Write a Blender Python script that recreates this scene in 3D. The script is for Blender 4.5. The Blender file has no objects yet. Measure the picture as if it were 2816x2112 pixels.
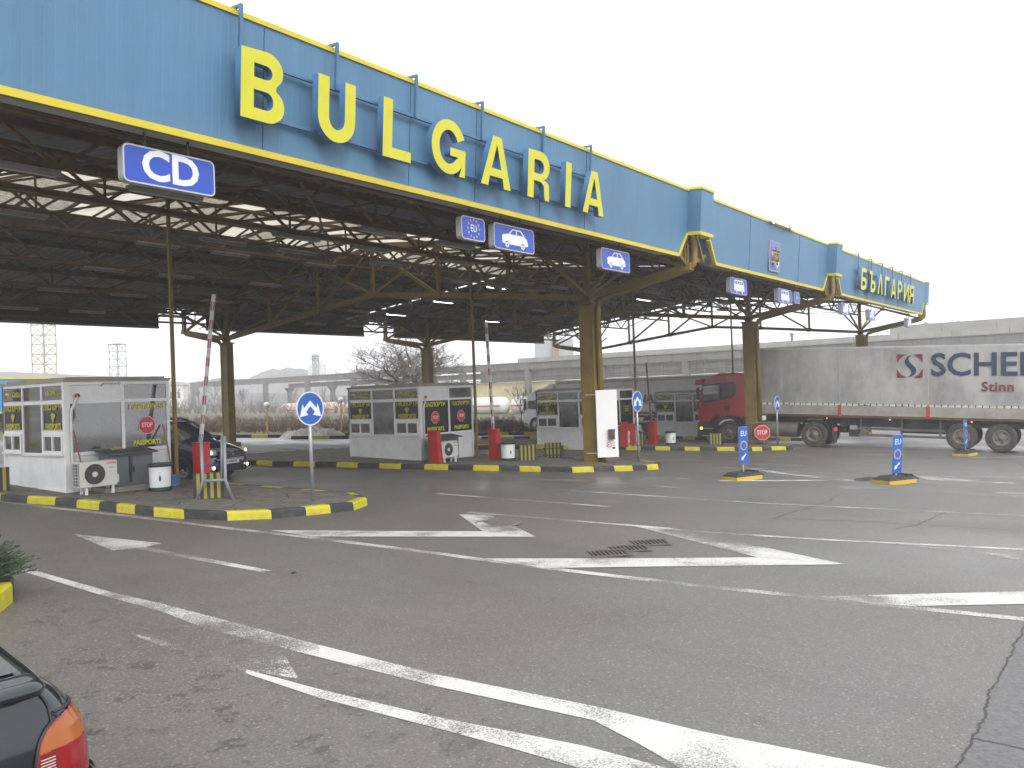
import bpy, bmesh, math, random
import numpy as np
from mathutils import Vector, Matrix, noise as mnoise
C = bpy.context.scene.collection
sc = bpy.context.scene
PI = math.pi
R = math.radians
random.seed(7)

# ------------------------------------------------------------------ camera
F, CX, CY, EYE = 2260.0, 1408.0, 1056.0, 2.0       # focal length in px of the 2816 px wide photograph
def _rot(yaw, pitch, roll):
    f = np.array([math.cos(yaw)*math.cos(pitch), math.sin(yaw)*math.cos(pitch), math.sin(pitch)])
    r = np.array([math.sin(yaw), -math.cos(yaw), 0.]); u = np.cross(r, f)
    return np.array([math.cos(roll)*r+math.sin(roll)*u, -(-math.sin(roll)*r+math.cos(roll)*u), f])
RM = _rot(R(37.418), R(.4187), R(-2.0758))
cd = bpy.data.cameras.new('camera'); cam = bpy.data.objects.new('camera', cd); C.objects.link(cam)
cd.sensor_fit = 'HORIZONTAL'; cd.sensor_width = 36.0; cd.lens = F/2816*36; cd.clip_start = .05; cd.clip_end = 9000
_m = Matrix.Identity(4)
for i in range(3):
    _m[i][0] = RM[0][i]; _m[i][1] = -RM[1][i]; _m[i][2] = -RM[2][i]
_m[2][3] = EYE
cam.matrix_world = _m; sc.camera = cam

# ------------------------------------------------------------------ light
SUN_EL, SUN_AZ = 34, -122          # azimuth counted anticlockwise from +X
w = bpy.data.worlds.new('World'); sc.world = w; w.use_nodes = True
nt = w.node_tree; bg = nt.nodes['Background']
sky = nt.nodes.new('ShaderNodeTexSky'); sky.sky_type = 'NISHITA'; sky.sun_disc = False
sky.sun_elevation = R(SUN_EL); sky.sun_rotation = R(90-SUN_AZ); sky.dust_density = 4; sky.air_density = 1.2
hs = nt.nodes.new('ShaderNodeHueSaturation'); hs.inputs['Saturation'].default_value = .12
mx = nt.nodes.new('ShaderNodeMixRGB'); mx.inputs[0].default_value = .72; mx.inputs[2].default_value = (9.3, 9.5, 9.9, 1)
nt.links.new(sky.outputs[0], hs.inputs['Color']); nt.links.new(hs.outputs[0], mx.inputs[1]); nt.links.new(mx.outputs[0], bg.inputs[0])
bg.inputs[1].default_value = .15
ld = bpy.data.lights.new('sun', 'SUN'); ld.energy = .9; ld.angle = R(18); ld.color = (1, .965, .92)
lo = bpy.data.objects.new('sun', ld); C.objects.link(lo)
lo.rotation_euler = Vector((math.cos(R(SUN_AZ))*math.cos(R(SUN_EL)), math.sin(R(SUN_AZ))*math.cos(R(SUN_EL)), math.sin(R(SUN_EL)))).to_track_quat('Z', 'Y').to_euler()
sc.view_settings.view_transform = 'Standard'; sc.view_settings.look = 'None'
sc.view_settings.exposure = 0.82; sc.view_settings.gamma = 1.0; sc.view_settings.use_curve_mapping = False
sc.cycles.use_denoising = True; sc.cycles.max_bounces = 8; sc.cycles.diffuse_bounces = 5; sc.cycles.transparent_max_bounces = 12
sc.cycles.volume_bounces = 3; sc.cycles.caustics_reflective = False; sc.cycles.caustics_refractive = False

# ------------------------------------------------------------------ places
_n = RM.T @ np.array([0, F, CY-1101.]); _n = -_n/np.linalg.norm(_n)      # normal of the sloping plaza
CAM = np.array([0, 0, EYE])
def ray(px, py): return RM.T @ np.array([(px-CX)/F, (py-CY)/F, 1.])
def gz(x, y): return -(_n[0]*x+_n[1]*y)/_n[2]
def gp(px, py, h=0.):
    d = ray(px, py); t = (h*_n[2]-_n@CAM)/(_n@d); return Vector(CAM+t*d)
def onX(px, py, x): d = ray(px, py); return Vector(CAM+x/d[0]*d)
def onY(px, py, y): d = ray(px, py); return Vector(CAM+y/d[1]*d)
def G(x, y, h=0.): return Vector((x, y, gz(x, y)+h))
def far(px, py, dist): d = ray(px, py); return Vector(CAM+d*dist)        # point at a depth along the view axis

# ------------------------------------------------------------------ materials
_mats = {}
def mat(name, col=(.5, .5, .5), rough=.6, metal=0., var=.12, scale=2.5, bump=0., emit=0., spec=.5, dirt=None, dscale=1.2, damt=.5, coat=0., stretch=None, trans=0.):
    if name in _mats: return _mats[name]
    m = bpy.data.materials.new(name); _mats[name] = m; m.use_nodes = True
    n = m.node_tree.nodes; l = m.node_tree.links; b = n['Principled BSDF']
    b.inputs['Roughness'].default_value = rough; b.inputs['Metallic'].default_value = metal
    b.inputs['Specular IOR Level'].default_value = spec; b.inputs['Coat Weight'].default_value = coat
    b.inputs['Coat Roughness'].default_value = .06; b.inputs['Transmission Weight'].default_value = trans
    tc = n.new('ShaderNodeTexCoord'); mp = n.new('ShaderNodeMapping'); l.new(tc.outputs['Object'], mp.inputs[0])
    if stretch: mp.inputs['Scale'].default_value = stretch
    nz = n.new('ShaderNodeTexNoise'); nz.inputs['Scale'].default_value = scale; nz.inputs['Detail'].default_value = 6; nz.inputs['Roughness'].default_value = .65
    l.new(mp.outputs[0], nz.inputs['Vector'])
    mr = n.new('ShaderNodeMapRange'); mr.inputs['From Min'].default_value = .3; mr.inputs['From Max'].default_value = .7
    mr.inputs['To Min'].default_value = 1-var; mr.inputs['To Max'].default_value = 1+var
    l.new(nz.outputs[0], mr.inputs[0])
    mu = n.new('ShaderNodeMixRGB'); mu.blend_type = 'MULTIPLY'; mu.inputs[0].default_value = 1; mu.inputs[1].default_value = (*col, 1)
    l.new(mr.outputs[0], mu.inputs[2]); out = mu.outputs[0]
    if dirt:
        n2 = n.new('ShaderNodeTexNoise'); n2.inputs['Scale'].default_value = dscale; n2.inputs['Detail'].default_value = 8; n2.inputs['Roughness'].default_value = .7
        l.new(mp.outputs[0], n2.inputs['Vector'])
        r2 = n.new('ShaderNodeMapRange'); r2.inputs['From Min'].default_value = .45; r2.inputs['From Max'].default_value = .75; r2.inputs['To Max'].default_value = damt
        l.new(n2.outputs[0], r2.inputs[0])
        md = n.new('ShaderNodeMixRGB'); md.inputs[2].default_value = (*dirt, 1); l.new(r2.outputs[0], md.inputs[0]); l.new(out, md.inputs[1]); out = md.outputs[0]
    l.new(out, b.inputs['Base Color'])
    if bump:
        bp = n.new('ShaderNodeBump'); bp.inputs['Strength'].default_value = bump; bp.inputs['Distance'].default_value = .02
        l.new(nz.outputs[0], bp.inputs['Height']); l.new(bp.outputs[0], b.inputs['Normal'])
    if emit:
        b.inputs['Emission Color'].default_value = (*col, 1); b.inputs['Emission Strength'].default_value = emit
    return m
def nodes(m): return m.node_tree.nodes, m.node_tree.links, m.node_tree.nodes['Principled BSDF']
def N(n, t, **k):
    x = n.new('ShaderNode'+t)
    for a, v in k.items(): x.inputs[a].default_value = v
    return x

def asphalt_mat():
    m = bpy.data.materials.new('worn_asphalt'); m.use_nodes = True; n, l, b = nodes(m)
    g = n.new('ShaderNodeNewGeometry')
    def noise(sc_, det=4, ro=.6):
        x = N(n, 'TexNoise', Scale=sc_, Detail=det, Roughness=ro); l.new(g.outputs['Position'], x.inputs['Vector']); return x.outputs[0]
    def rng(src, a, bb, c, d):
        x = n.new('ShaderNodeMapRange')
        for k, v in zip(('From Min', 'From Max', 'To Min', 'To Max'), (a, bb, c, d)): x.inputs[k].default_value = v
        l.new(src, x.inputs[0]); return x.outputs[0]
    def mixc(f, a, col, mode='MIX'):
        x = n.new('ShaderNodeMixRGB'); x.blend_type = mode
        if isinstance(f, float): x.inputs[0].default_value = f
        else: l.new(f, x.inputs[0])
        l.new(a, x.inputs[1])
        if isinstance(col, tuple): x.inputs[2].default_value = (*col, 1)
        else: l.new(col, x.inputs[2])
        return x.outputs[0]
    base = n.new('ShaderNodeRGB'); base.outputs[0].default_value = (.132, .127, .121, 1); c = base.outputs[0]
    c = mixc(rng(noise(.09, 3), .36, .58, 0, .7), c, (.122, .106, .090))          # brownish areas
    c = mixc(rng(noise(.35, 5, .7), .5, .72, 0, .45), c, (.088, .081, .074))
    c = mixc(rng(noise(.7, 6, .75), .6, .75, 0, .4), c, (.135, .115, .09))           # dusty tan stains
    c = mixc(rng(noise(1.7, 7, .75), .62, .7, 0, .55), c, (.07, .066, .062))       # dark oily spots
    # dark scuffed dirt patches in the near left corner, drifting out to the right
    sp = n.new('ShaderNodeSeparateXYZ'); l.new(g.outputs['Position'], sp.inputs[0])
    lefty = rng(sp.outputs[0], 2.0, 5.2, 1, 0)
    d2 = rng(noise(3.2, 8, .8), .53, .60, 0, .9); md = n.new('ShaderNodeMath'); md.operation = 'MULTIPLY'; l.new(d2, md.inputs[0]); l.new(lefty, md.inputs[1])
    dust = n.new('ShaderNodeMath'); dust.operation = 'MULTIPLY'; l.new(rng(noise(.9, 5), .35, .6, 0, .55), dust.inputs[0]); l.new(lefty, dust.inputs[1])
    c = mixc(dust.outputs[0], c, (.135, .12, .10)); c = mixc(md.outputs[0], c, (.036, .033, .03))
    # tyre tracks run along the lanes
    mp = n.new('ShaderNodeMapping'); mp.inputs['Scale'].default_value = (1.4, .05, 1); mp.inputs['Rotation'].default_value = (0, 0, R(3)); l.new(g.outputs['Position'], mp.inputs[0])
    tr = N(n, 'TexNoise', Scale=1.0, Detail=4, Roughness=.6); l.new(mp.outputs[0], tr.inputs['Vector'])
    c = mixc(rng(tr.outputs[0], .52, .7, 0, .28), c, (.095, .09, .086))
    # aggregate speckle
    v = N(n, 'TexVoronoi', Scale=75.0); l.new(g.outputs['Position'], v.inputs['Vector'])
    wn = n.new('ShaderNodeTexWhiteNoise'); l.new(v.outputs['Position'], wn.inputs[0])
    c = mixc(1.0, c, rng(wn.outputs[0], 0, 1, .80, 1.18), 'MULTIPLY')
    lt = n.new('ShaderNodeMath'); lt.operation = 'GREATER_THAN'; lt.inputs[1].default_value = .97; l.new(wn.outputs[0], lt.inputs[0])
    c = mixc(lt.outputs[0], c, (.205, .2, .195))
    fine = noise(170, 2); c = mixc(1.0, c, rng(fine, .3, .7, .84, 1.16), 'MULTIPLY')
    l.new(c, b.inputs['Base Color'])
    wet = rng(noise(.13, 3), .48, .66, .62, .30); l.new(wet, b.inputs['Roughness'])
    b.inputs['Specular IOR Level'].default_value = .4
    bp = n.new('ShaderNodeBump'); bp.inputs['Strength'].default_value = .5; bp.inputs['Distance'].default_value = .006
    l.new(wn.outputs[0], bp.inputs['Height']); l.new(bp.outputs[0], b.inputs['Normal'])
    return m
def paint_mat(name, lo_, hi, col=(.54, .53, .50)):
    # road paint worn through to the asphalt: gaps are transparent
    m = bpy.data.materials.new(name); m.use_nodes = True; n, l, b = nodes(m)
    g = n.new('ShaderNodeNewGeometry')
    a = N(n, 'TexNoise', Scale=58.0, Detail=5, Roughness=.85); l.new(g.outputs['Position'], a.inputs['Vector'])
    c = N(n, 'TexNoise', Scale=1.1, Detail=4, Roughness=.6); l.new(g.outputs['Position'], c.inputs['Vector'])
    ad = n.new('ShaderNodeMath'); ad.operation = 'ADD'
    k = n.new('ShaderNodeMath'); k.operation = 'MULTIPLY'; k.inputs[1].default_value = .8; l.new(c.outputs[0], k.inputs[0])
    l.new(a.outputs[0], ad.inputs[0]); l.new(k.outputs[0], ad.inputs[1])
    r = n.new('ShaderNodeMapRange'); r.inputs['From Min'].default_value = lo_; r.inputs['From Max'].default_value = hi; l.new(ad.outputs[0], r.inputs[0])
    t = n.new('ShaderNodeBsdfTransparent'); mx_ = n.new('ShaderNodeMixShader'); l.new(r.outputs[0], mx_.inputs[0])
    l.new(t.outputs[0], mx_.inputs[1]); l.new(b.outputs[0], mx_.inputs[2]); l.new(mx_.outputs[0], n['Material Output'].inputs[0])
    rm = n.new('ShaderNodeMapRange'); rm.inputs['To Min'].default_value = .75; rm.inputs['To Max'].default_value = 1.1; l.new(a.outputs[0], rm.inputs[0])
    mu = n.new('ShaderNodeMixRGB'); mu.blend_type = 'MULTIPLY'; mu.inputs[0].default_value = 1; mu.inputs[1].default_value = (*col, 1); l.new(rm.outputs[0], mu.inputs[2])
    l.new(mu.outputs[0], b.inputs['Base Color']); b.inputs['Roughness'].default_value = .7
    return m
def streak_mat(name, col, streak, amt, rough=.7, sx=(2.5, 2.5, .12), scale=1.0, blot=.12, ribs=None, rib_axis=0, rib_bump=.4, metal=0., lo_=.48, hi=.75):
    # base colour with vertical run-off streaks, optional fine ribs along one axis
    m = bpy.data.materials.new(name); m.use_nodes = True; n, l, b = nodes(m); tc = n.new('ShaderNodeTexCoord')
    mp = n.new('ShaderNodeMapping'); mp.inputs['Scale'].default_value = sx; l.new(tc.outputs['Object'], mp.inputs[0])
    a = N(n, 'TexNoise', Scale=scale, Detail=7, Roughness=.7); l.new(mp.outputs[0], a.inputs['Vector'])
    r = n.new('ShaderNodeMapRange'); r.inputs['From Min'].default_value = lo_; r.inputs['From Max'].default_value = hi; r.inputs['To Max'].default_value = amt; l.new(a.outputs[0], r.inputs[0])
    mx_ = n.new('ShaderNodeMixRGB'); mx_.inputs[1].default_value = (*col, 1); mx_.inputs[2].default_value = (*streak, 1); l.new(r.outputs[0], mx_.inputs[0])
    bl = N(n, 'TexNoise', Scale=.6, Detail=5, Roughness=.6); l.new(tc.outputs['Object'], bl.inputs['Vector'])
    r2 = n.new('ShaderNodeMapRange'); r2.inputs['From Min'].default_value = .3; r2.inputs['From Max'].default_value = .7; r2.inputs['To Min'].default_value = 1-blot; r2.inputs['To Max'].default_value = 1+blot; l.new(bl.outputs[0], r2.inputs[0])
    mu = n.new('ShaderNodeMixRGB'); mu.blend_type = 'MULTIPLY'; mu.inputs[0].default_value = 1; l.new(mx_.outputs[0], mu.inputs[1]); l.new(r2.outputs[0], mu.inputs[2])
    out = mu.outputs[0]
    if ribs:
        sp = n.new('ShaderNodeSeparateXYZ'); l.new(tc.outputs['Object'], sp.inputs[0])
        k = n.new('ShaderNodeMath'); k.operation = 'MULTIPLY'; k.inputs[1].default_value = 1/ribs; l.new(sp.outputs[rib_axis], k.inputs[0])
        fr = n.new('ShaderNodeMath'); fr.operation = 'FRACT'; l.new(k.outputs[0], fr.inputs[0])
        pk = n.new('ShaderNodeMath'); pk.operation = 'PINGPONG'; pk.inputs[1].default_value = .8; l.new(fr.outputs[0], pk.inputs[0])
        rr = n.new('ShaderNodeMapRange'); rr.inputs['From Max'].default_value = .07; l.new(pk.outputs[0], rr.inputs[0])
        fl = n.new('ShaderNodeMath'); fl.operation = 'FLOOR'; l.new(k.outputs[0], fl.inputs[0])
        wn = n.new('ShaderNodeTexWhiteNoise'); wn.noise_dimensions = '1D'; l.new(fl.outputs[0], wn.inputs['W'])
        r4 = n.new('ShaderNodeMapRange'); r4.inputs['To Min'].default_value = .975; r4.inputs['To Max'].default_value = 1.025; l.new(wn.outputs[0], r4.inputs[0])
        m4 = n.new('ShaderNodeMixRGB'); m4.blend_type = 'MULTIPLY'; m4.inputs[0].default_value = 1; l.new(out, m4.inputs[1]); l.new(r4.outputs[0], m4.inputs[2]); out = m4.outputs[0]
        bp = n.new('ShaderNodeBump'); bp.inputs['Strength'].default_value = rib_bump; bp.inputs['Distance'].default_value = .012; l.new(rr.outputs[0], bp.inputs['Height']); l.new(bp.outputs[0], b.inputs['Normal'])
    l.new(out, b.inputs['Base Color']); b.inputs['Roughness'].default_value = rough; b.inputs['Metallic'].default_value = metal
    return m

# ------------------------------------------------------------------ mesh builder
class MB:
    def __init__(s): s.v = []; s.f = []; s.m = []
    def add(s, vs, fs, m=0):
        o = len(s.v); s.v += [tuple(v) for v in vs]; s.f += [tuple(i+o for i in f) for f in fs]; s.m += [m]*len(fs); return s
    def box(s, c, d, m=0, rz=0.):
        x, y, z = d[0]/2, d[1]/2, d[2]/2; ca, sa = math.cos(rz), math.sin(rz)
        vs = [(c[0]+a*ca-b*sa, c[1]+a*sa+b*ca, c[2]+e) for a, b, e in ((-x, -y, -z), (x, -y, -z), (x, y, -z), (-x, y, -z), (-x, -y, z), (x, -y, z), (x, y, z), (-x, y, z))]
        return s.add(vs, [(3, 2, 1, 0), (4, 5, 6, 7), (0, 1, 5, 4), (1, 2, 6, 5), (2, 3, 7, 6), (3, 0, 4, 7)], m)
    def bb(s, a, b, m=0):
        return s.box([(a[i]+b[i])/2 for i in range(3)], [abs(b[i]-a[i]) for i in range(3)], m)
    def bar(s, a, b, w, h=None, m=0, up=(0, 0, 1)):
        h = h or w; a = Vector(a); b = Vector(b); d = (b-a).normalized(); u = Vector(up)
        if abs(d.dot(u)) > .98: u = Vector((1, 0, 0))
        x = d.cross(u).normalized()*(w/2); y = x.cross(d).normalized()*(h/2)
        vs = [p+q for p in (a, b) for q in (-x-y, x-y, x+y, -x+y)]
        return s.add(vs, [(0, 1, 2, 3), (7, 6, 5, 4), (0, 4, 5, 1), (1, 5, 6, 2), (2, 6, 7, 3), (3, 7, 4, 0)], m)
    def tube(s, pts, r, n=8, m=0, r2=None):
        pts = [Vector(p) for p in pts]; k = len(pts); rings = []
        u = None
        for i, p in enumerate(pts):
            d = (pts[min(i+1, k-1)]-pts[max(i-1, 0)]).normalized()
            if u is None:
                u = d.orthogonal().normalized()
            else:
                u = (u-d*u.dot(d)).normalized()
            v = d.cross(u); rr = r if r2 is None else r+(r2-r)*i/(k-1)
            rings.append([p+(u*math.cos(2*PI*j/n)+v*math.sin(2*PI*j/n))*rr for j in range(n)])
        vs = [q for g in rings for q in g]; fs = []
        for i in range(k-1):
            for j in range(n):
                fs.append((i*n+j, i*n+(j+1) % n, (i+1)*n+(j+1) % n, (i+1)*n+j))
        fs += [tuple(range(n))[::-1], tuple((k-1)*n+j for j in range(n))]
        return s.add(vs, fs, m)
    def cyl(s, a, b, r, r2=None, n=20, m=0): return s.tube([a, b], r, n, m, r2)
    def lathe(s, prof, o=(0, 0, 0), ax=(0, 0, 1), n=28, m=0, cap=False):
        ax = Vector(ax).normalized(); u = ax.orthogonal().normalized(); v = ax.cross(u); o = Vector(o); k = len(prof)
        vs = [o+ax*h+(u*math.cos(2*PI*j/n)+v*math.sin(2*PI*j/n))*r for r, h in prof for j in range(n)]
        fs = [(i*n+j, i*n+(j+1) % n, (i+1)*n+(j+1) % n, (i+1)*n+j) for i in range(k-1) for j in range(n)]
        if cap: fs += [tuple(range(n))[::-1], tuple((k-1)*n+j for j in range(n))]
        return s.add(vs, fs, m)
    def prism(s, poly, z0, z1, m=0, mt=None):     # polygon in xy, z0/z1 numbers or functions of (x, y)
        k = len(poly); a = z0 if callable(z0) else (lambda x, y: z0); b = z1 if callable(z1) else (lambda x, y: z1)
        vs = [(x, y, a(x, y)) for x, y in poly]+[(x, y, b(x, y)) for x, y in poly]
        s.add(vs, [tuple(range(k))[::-1]]+[(i, (i+1) % k, k+(i+1) % k, k+i) for i in range(k)], m)
        return s.add(vs[k:], [tuple(range(k))], m if mt is None else mt)
    def grid(s, f, us, vs_, m=0):
        k = len(vs_); pts = [f(u, v) for u in us for v in vs_]
        return s.add(pts, [(i*k+j, (i+1)*k+j, (i+1)*k+j+1, i*k+j+1) for i in range(len(us)-1) for j in range(k-1)], m)
    def xf(s, M):
        s.v = [tuple(M @ Vector(v)) for v in s.v]; return s
    def build(s, name, mats, parent=None, smooth=False, bevel=0., seg=2, weld=False, sub=0):
        me = bpy.data.meshes.new(name); me.from_pydata(s.v, [], s.f)
        mats = mats if isinstance(mats, (list, tuple)) else [mats]
        for x in mats: me.materials.append(x)
        me.polygons.foreach_set('material_index', s.m)
        bm = bmesh.new(); bm.from_mesh(me)
        if weld: bmesh.ops.remove_doubles(bm, verts=bm.verts, dist=1e-4)
        bmesh.ops.recalc_face_normals(bm, faces=bm.faces)
        if bevel: bmesh.ops.bevel(bm, geom=[e for e in bm.edges if len(e.link_faces) == 2 and e.calc_face_angle(0) > .5], offset=bevel, segments=seg, affect='EDGES', clamp_overlap=True)
        bm.to_mesh(me); bm.free()
        if smooth: me.shade_smooth() if hasattr(me, 'shade_smooth') else me.polygons.foreach_set('use_smooth', [True]*len(me.polygons))
        o = bpy.data.objects.new(name, me); C.objects.link(o)
        if parent: o.parent = parent
        if sub:
            q = o.modifiers.new('sub', 'SUBSURF'); q.levels = sub; q.render_levels = sub
        return o
def tag(o, label=None, cat=None, group=None, kind=None):
    for k, v in (('label', label), ('category', cat), ('group', group), ('kind', kind)):
        if v: o[k] = v
    return o
def thing(name, label, cat, loc=(0, 0, 0), rz=0., group=None, M=None):
    o = bpy.data.objects.new(name, None); C.objects.link(o); o.empty_display_size = .3
    if M is not None: o.matrix_world = M
    else: o.location = loc; o.rotation_euler = (0, 0, rz)
    return tag(o, label, cat, group)
def struct(o): o['kind'] = 'structure'; return o
def stuff(o, label=None, cat=None): return tag(o, label, cat, None, 'stuff')
def copy_tree(o, parent=None):
    c = o.copy(); C.objects.link(c)
    if parent: c.parent = parent
    for ch in [x for x in bpy.data.objects if x.parent == o]: copy_tree(ch, c)
    return c
def frame(o, x, y):          # matrix of a plane: origin, reading direction, up direction
    x = Vector(x).normalized(); y = Vector(y).normalized(); z = x.cross(y)
    m = Matrix.Identity(4)
    for i in range(3): m[i][0] = x[i]; m[i][1] = y[i]; m[i][2] = z[i]; m[i][3] = o[i]
    return m
def curve_mesh(loops, depth):
    cu = bpy.data.curves.new('c', 'CURVE'); cu.dimensions = '2D'; cu.fill_mode = 'BOTH'; cu.extrude = depth/2
    for lp in loops:
        s = cu.splines.new('POLY'); s.points.add(len(lp)-1)
        for p, q in zip(s.points, lp): p.co = (q[0], q[1], 0, 1)
        s.use_cyclic_u = True
    o = bpy.data.objects.new('c', cu); me = bpy.data.meshes.new_from_object(o)
    bpy.data.objects.remove(o); bpy.data.curves.remove(cu); return me
def flat(name, loops, depth, m, parent, M, side=None):
    me = curve_mesh(loops, depth); me.materials.clear(); me.materials.append(m)
    if side:
        me.materials.append(side)
        for p in me.polygons:
            if abs(p.normal.z) < .7 or p.normal.z < 0: p.material_index = 1
    me.transform(M); o = bpy.data.objects.new(name, me); me.name = name; C.objects.link(o); o.parent = parent; return o
def text(s, size, m, parent, M, name='lettering', bold=.0, sx=1., depth=.004, align='CENTER', space=1.):
    cu = bpy.data.curves.new('t', 'FONT'); cu.body = s; cu.size = size; cu.extrude = depth/2; cu.offset = bold*size
    cu.align_x = align; cu.align_y = 'CENTER'; cu.space_character = space; cu.resolution_u = 3
    o = bpy.data.objects.new('t', cu); me = bpy.data.meshes.new_from_object(o)
    bpy.data.objects.remove(o); bpy.data.curves.remove(cu)
    me.materials.clear(); me.materials.append(m)
    me.transform(M @ Matrix.Diagonal((sx, 1, 1, 1))); me.name = name
    o = bpy.data.objects.new(name, me); C.objects.link(o); o.parent = parent; return o
def arc(cx, cy, rx, ry, a0, a1, n=12): return [(cx+rx*math.cos(R(a0+(a1-a0)*i/n)), cy+ry*math.sin(R(a0+(a1-a0)*i/n))) for i in range(n+1)]
def rect(x0, y0, x1, y1): return [(x0, y0), (x1, y0), (x1, y1), (x0, y1)]
def rrect(x0, y0, x1, y1, r, n=5):
    return arc(x1-r, y1-r, r, r, 0, 90, n)+arc(x0+r, y1-r, r, r, 90, 180, n)+arc(x0+r, y0+r, r, r, 180, 270, n)+arc(x1-r, y0+r, r, r, 270, 360, n)
def star(cx, cy, r, k=.42): return [(cx+(r if i % 2 == 0 else r*k)*math.sin(i*PI/5), cy+(r if i % 2 == 0 else r*k)*math.cos(i*PI/5)) for i in range(10)]

# ------------------------------------------------------------------ shared materials
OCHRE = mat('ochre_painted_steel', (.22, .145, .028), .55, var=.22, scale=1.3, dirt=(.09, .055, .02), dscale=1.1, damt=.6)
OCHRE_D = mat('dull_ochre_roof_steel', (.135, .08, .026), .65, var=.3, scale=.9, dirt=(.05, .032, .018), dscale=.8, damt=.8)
YEL = mat('yellow_trim', (.57, .46, .02), .5, var=.06, scale=1.1, dirt=(.5, .36, .05), dscale=1.5, damt=.3)
YEL_L = mat('yellow_letter_face', (.52, .49, .012), .45, var=.05, scale=2)
BLUE_F = streak_mat('blue_profiled_cladding', (.073, .176, .290), (.045, .115, .195), .45, .55, (1.6, 1.6, .1), 1.0, .08, ribs=.115, rib_axis=0, rib_bump=.3)
BLUE_P = mat('blue_painted_metal', (.055, .14, .24), .5, var=.1)
BLUE_L = mat('letter_side_blue', (.06, .17, .32), .5, var=.15)
SIGN_B = mat('sign_blue', (.008, .055, .40), .35, var=.05)
SIGN_B2 = mat('road_sign_blue', (.006, .085, .36), .35, var=.06, dirt=(.02, .1, .4), damt=.3)
WHITE = mat('sign_white', (.68, .69, .71), .4, var=.04)
CASE = mat('sign_casing_grey', (.45, .45, .46), .4, metal=.35, var=.12)
GALV = mat('galvanised_steel', (.36, .38, .40), .45, metal=.55, var=.15, scale=6)
KWHITE = mat('kiosk_white_panel', (.72, .725, .735), .45, var=.05, scale=1.2, dirt=(.36, .34, .31), dscale=2.2, damt=.35)
KFRAME = mat('kiosk_window_frame', (.74, .74, .74), .4, var=.06, scale=4)
KROOF = mat('kiosk_roof_edge', (.30, .27, .24), .6, var=.2)
GLASS = mat('dark_window_glass', (.05, .053, .055), .04, var=.35, scale=1.5, spec=1.0); GLASS.node_tree.nodes['Principled BSDF'].inputs['IOR'].default_value = 1.7
GLASS_K = mat('black_film_window', (.012, .012, .014), .12, var=.3, spec=.5)
KYEL = mat('yellow_sticker', (.55, .52, .02), .5, var=.1)
KYEL_D = mat('dull_yellow_sticker', (.42, .38, .03), .5, var=.2)
RED = mat('barrier_red', (.40, .022, .016), .45, var=.12, scale=3, dirt=(.25, .02, .02), damt=.4)
RED_S = mat('stop_sign_red', (.52, .02, .03), .4, var=.05)
BLACK = mat('black_paint', (.02, .02, .021), .5, var=.3)
RUB = mat('black_rubber', (.026, .026, .027), .8, var=.3, scale=8)
TYRE = mat('tyre_rubber', (.035, .033, .031), .85, var=.3, scale=5, dirt=(.12, .105, .09), dscale=2, damt=.6)
KBLK = mat('kerb_black', (.026, .027, .028), .75, var=.3, scale=4, bump=.4, dirt=(.12, .11, .10), dscale=3, damt=.5)
KYLW = mat('kerb_yellow', (.50, .44, .014), .65, var=.14, scale=4, bump=.4, dirt=(.2, .17, .06), dscale=6, damt=.55)
CONC = streak_mat('stained_concrete', (.135, .128, .115), (.038, .036, .033), .8, .9, (2.4, 2.4, .10), 1.0, .2)
CONC_P = streak_mat('weathered_panel', (.27, .255, .225), (.2, .19, .18), .6, .9, (.7, .7, .15), 1.0, .2)
DGREY = mat('dark_grey_steel', (.06, .065, .07), .5, var=.2)
# ================================================================== ground
ASPH = asphalt_mat()
gb = MB()
gx = [-3000, -800, -250, -80, -30, -12, 0, 6, 12, 20, 30, 45, 70, 120, 250, 800, 3000]
gb.grid(lambda u, v: G(u, v), gx, gx)
struct(gb.build('ground', ASPH))
verge = MB()
near = [gp(px, 1203-(px-660)*.012) for px in (-900, -200, 300, 660, 782, 880, 960, 1100, 1300, 1480, 1700, 2100, 2600)]
vv = []
for p in near:
    d = Vector((p.x, p.y, 0)).normalized()
    q = p+d*420; vv += [Vector((p.x, p.y, gz(p.x, p.y)+.02)), Vector((q.x, q.y, gz(q.x, q.y)+.02))]
verge.add(vv, [(2*i, 2*i+2, 2*i+3, 2*i+1) for i in range(len(near)-1)])
struct(verge.build('grass_verge', mat('winter_grass', (.085, .075, .038), .95, var=.5, scale=2.2, dirt=(.05, .06, .022), dscale=.6, damt=.8)))

def sheet(name, polys, m, h, px=True):
    b = MB()
    for p in polys:
        vs = [gp(*q, h) if px else G(*q, h) for q in p]
        b.add(vs, [tuple(range(len(vs)))])
    return b.build(name, m)
A_ = lambda *q: [(1200+x*.7306, 1350+y*.7306) for x, y in q]
B_ = lambda *q: [(x*.5425, 1300+y*.5425) for x, y in q]
E_ = lambda *q: [(x*.399, 1450+y*.399) for x, y in q]
Z7 = lambda *q: [(1900+x*.4141, 850+y*.4141) for x, y in q]
Z6 = lambda *q: [(1400+x*.31646, 900+y*.31646) for x, y in q]
Z5 = lambda *q: [(750+x*.36166, 800+y*.36166) for x, y in q]
def strip(pts, wd, h=.004):           # ground strip of real width along pixel points
    P = [gp(*p, h) for p in pts]; vs = []
    for i, p in enumerate(P):
        d = P[min(i+1, len(P)-1)]-P[max(i-1, 0)]; s = Vector((d.y, -d.x, 0)).normalized()*wd/2
        a = p+s; b = p-s; vs += [(a.x, a.y, gz(a.x, a.y)+h), (b.x, b.y, gz(b.x, b.y)+h)]
    return vs, [(2*i, 2*i+1, 2*i+3, 2*i+2) for i in range(len(P)-1)]
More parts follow.
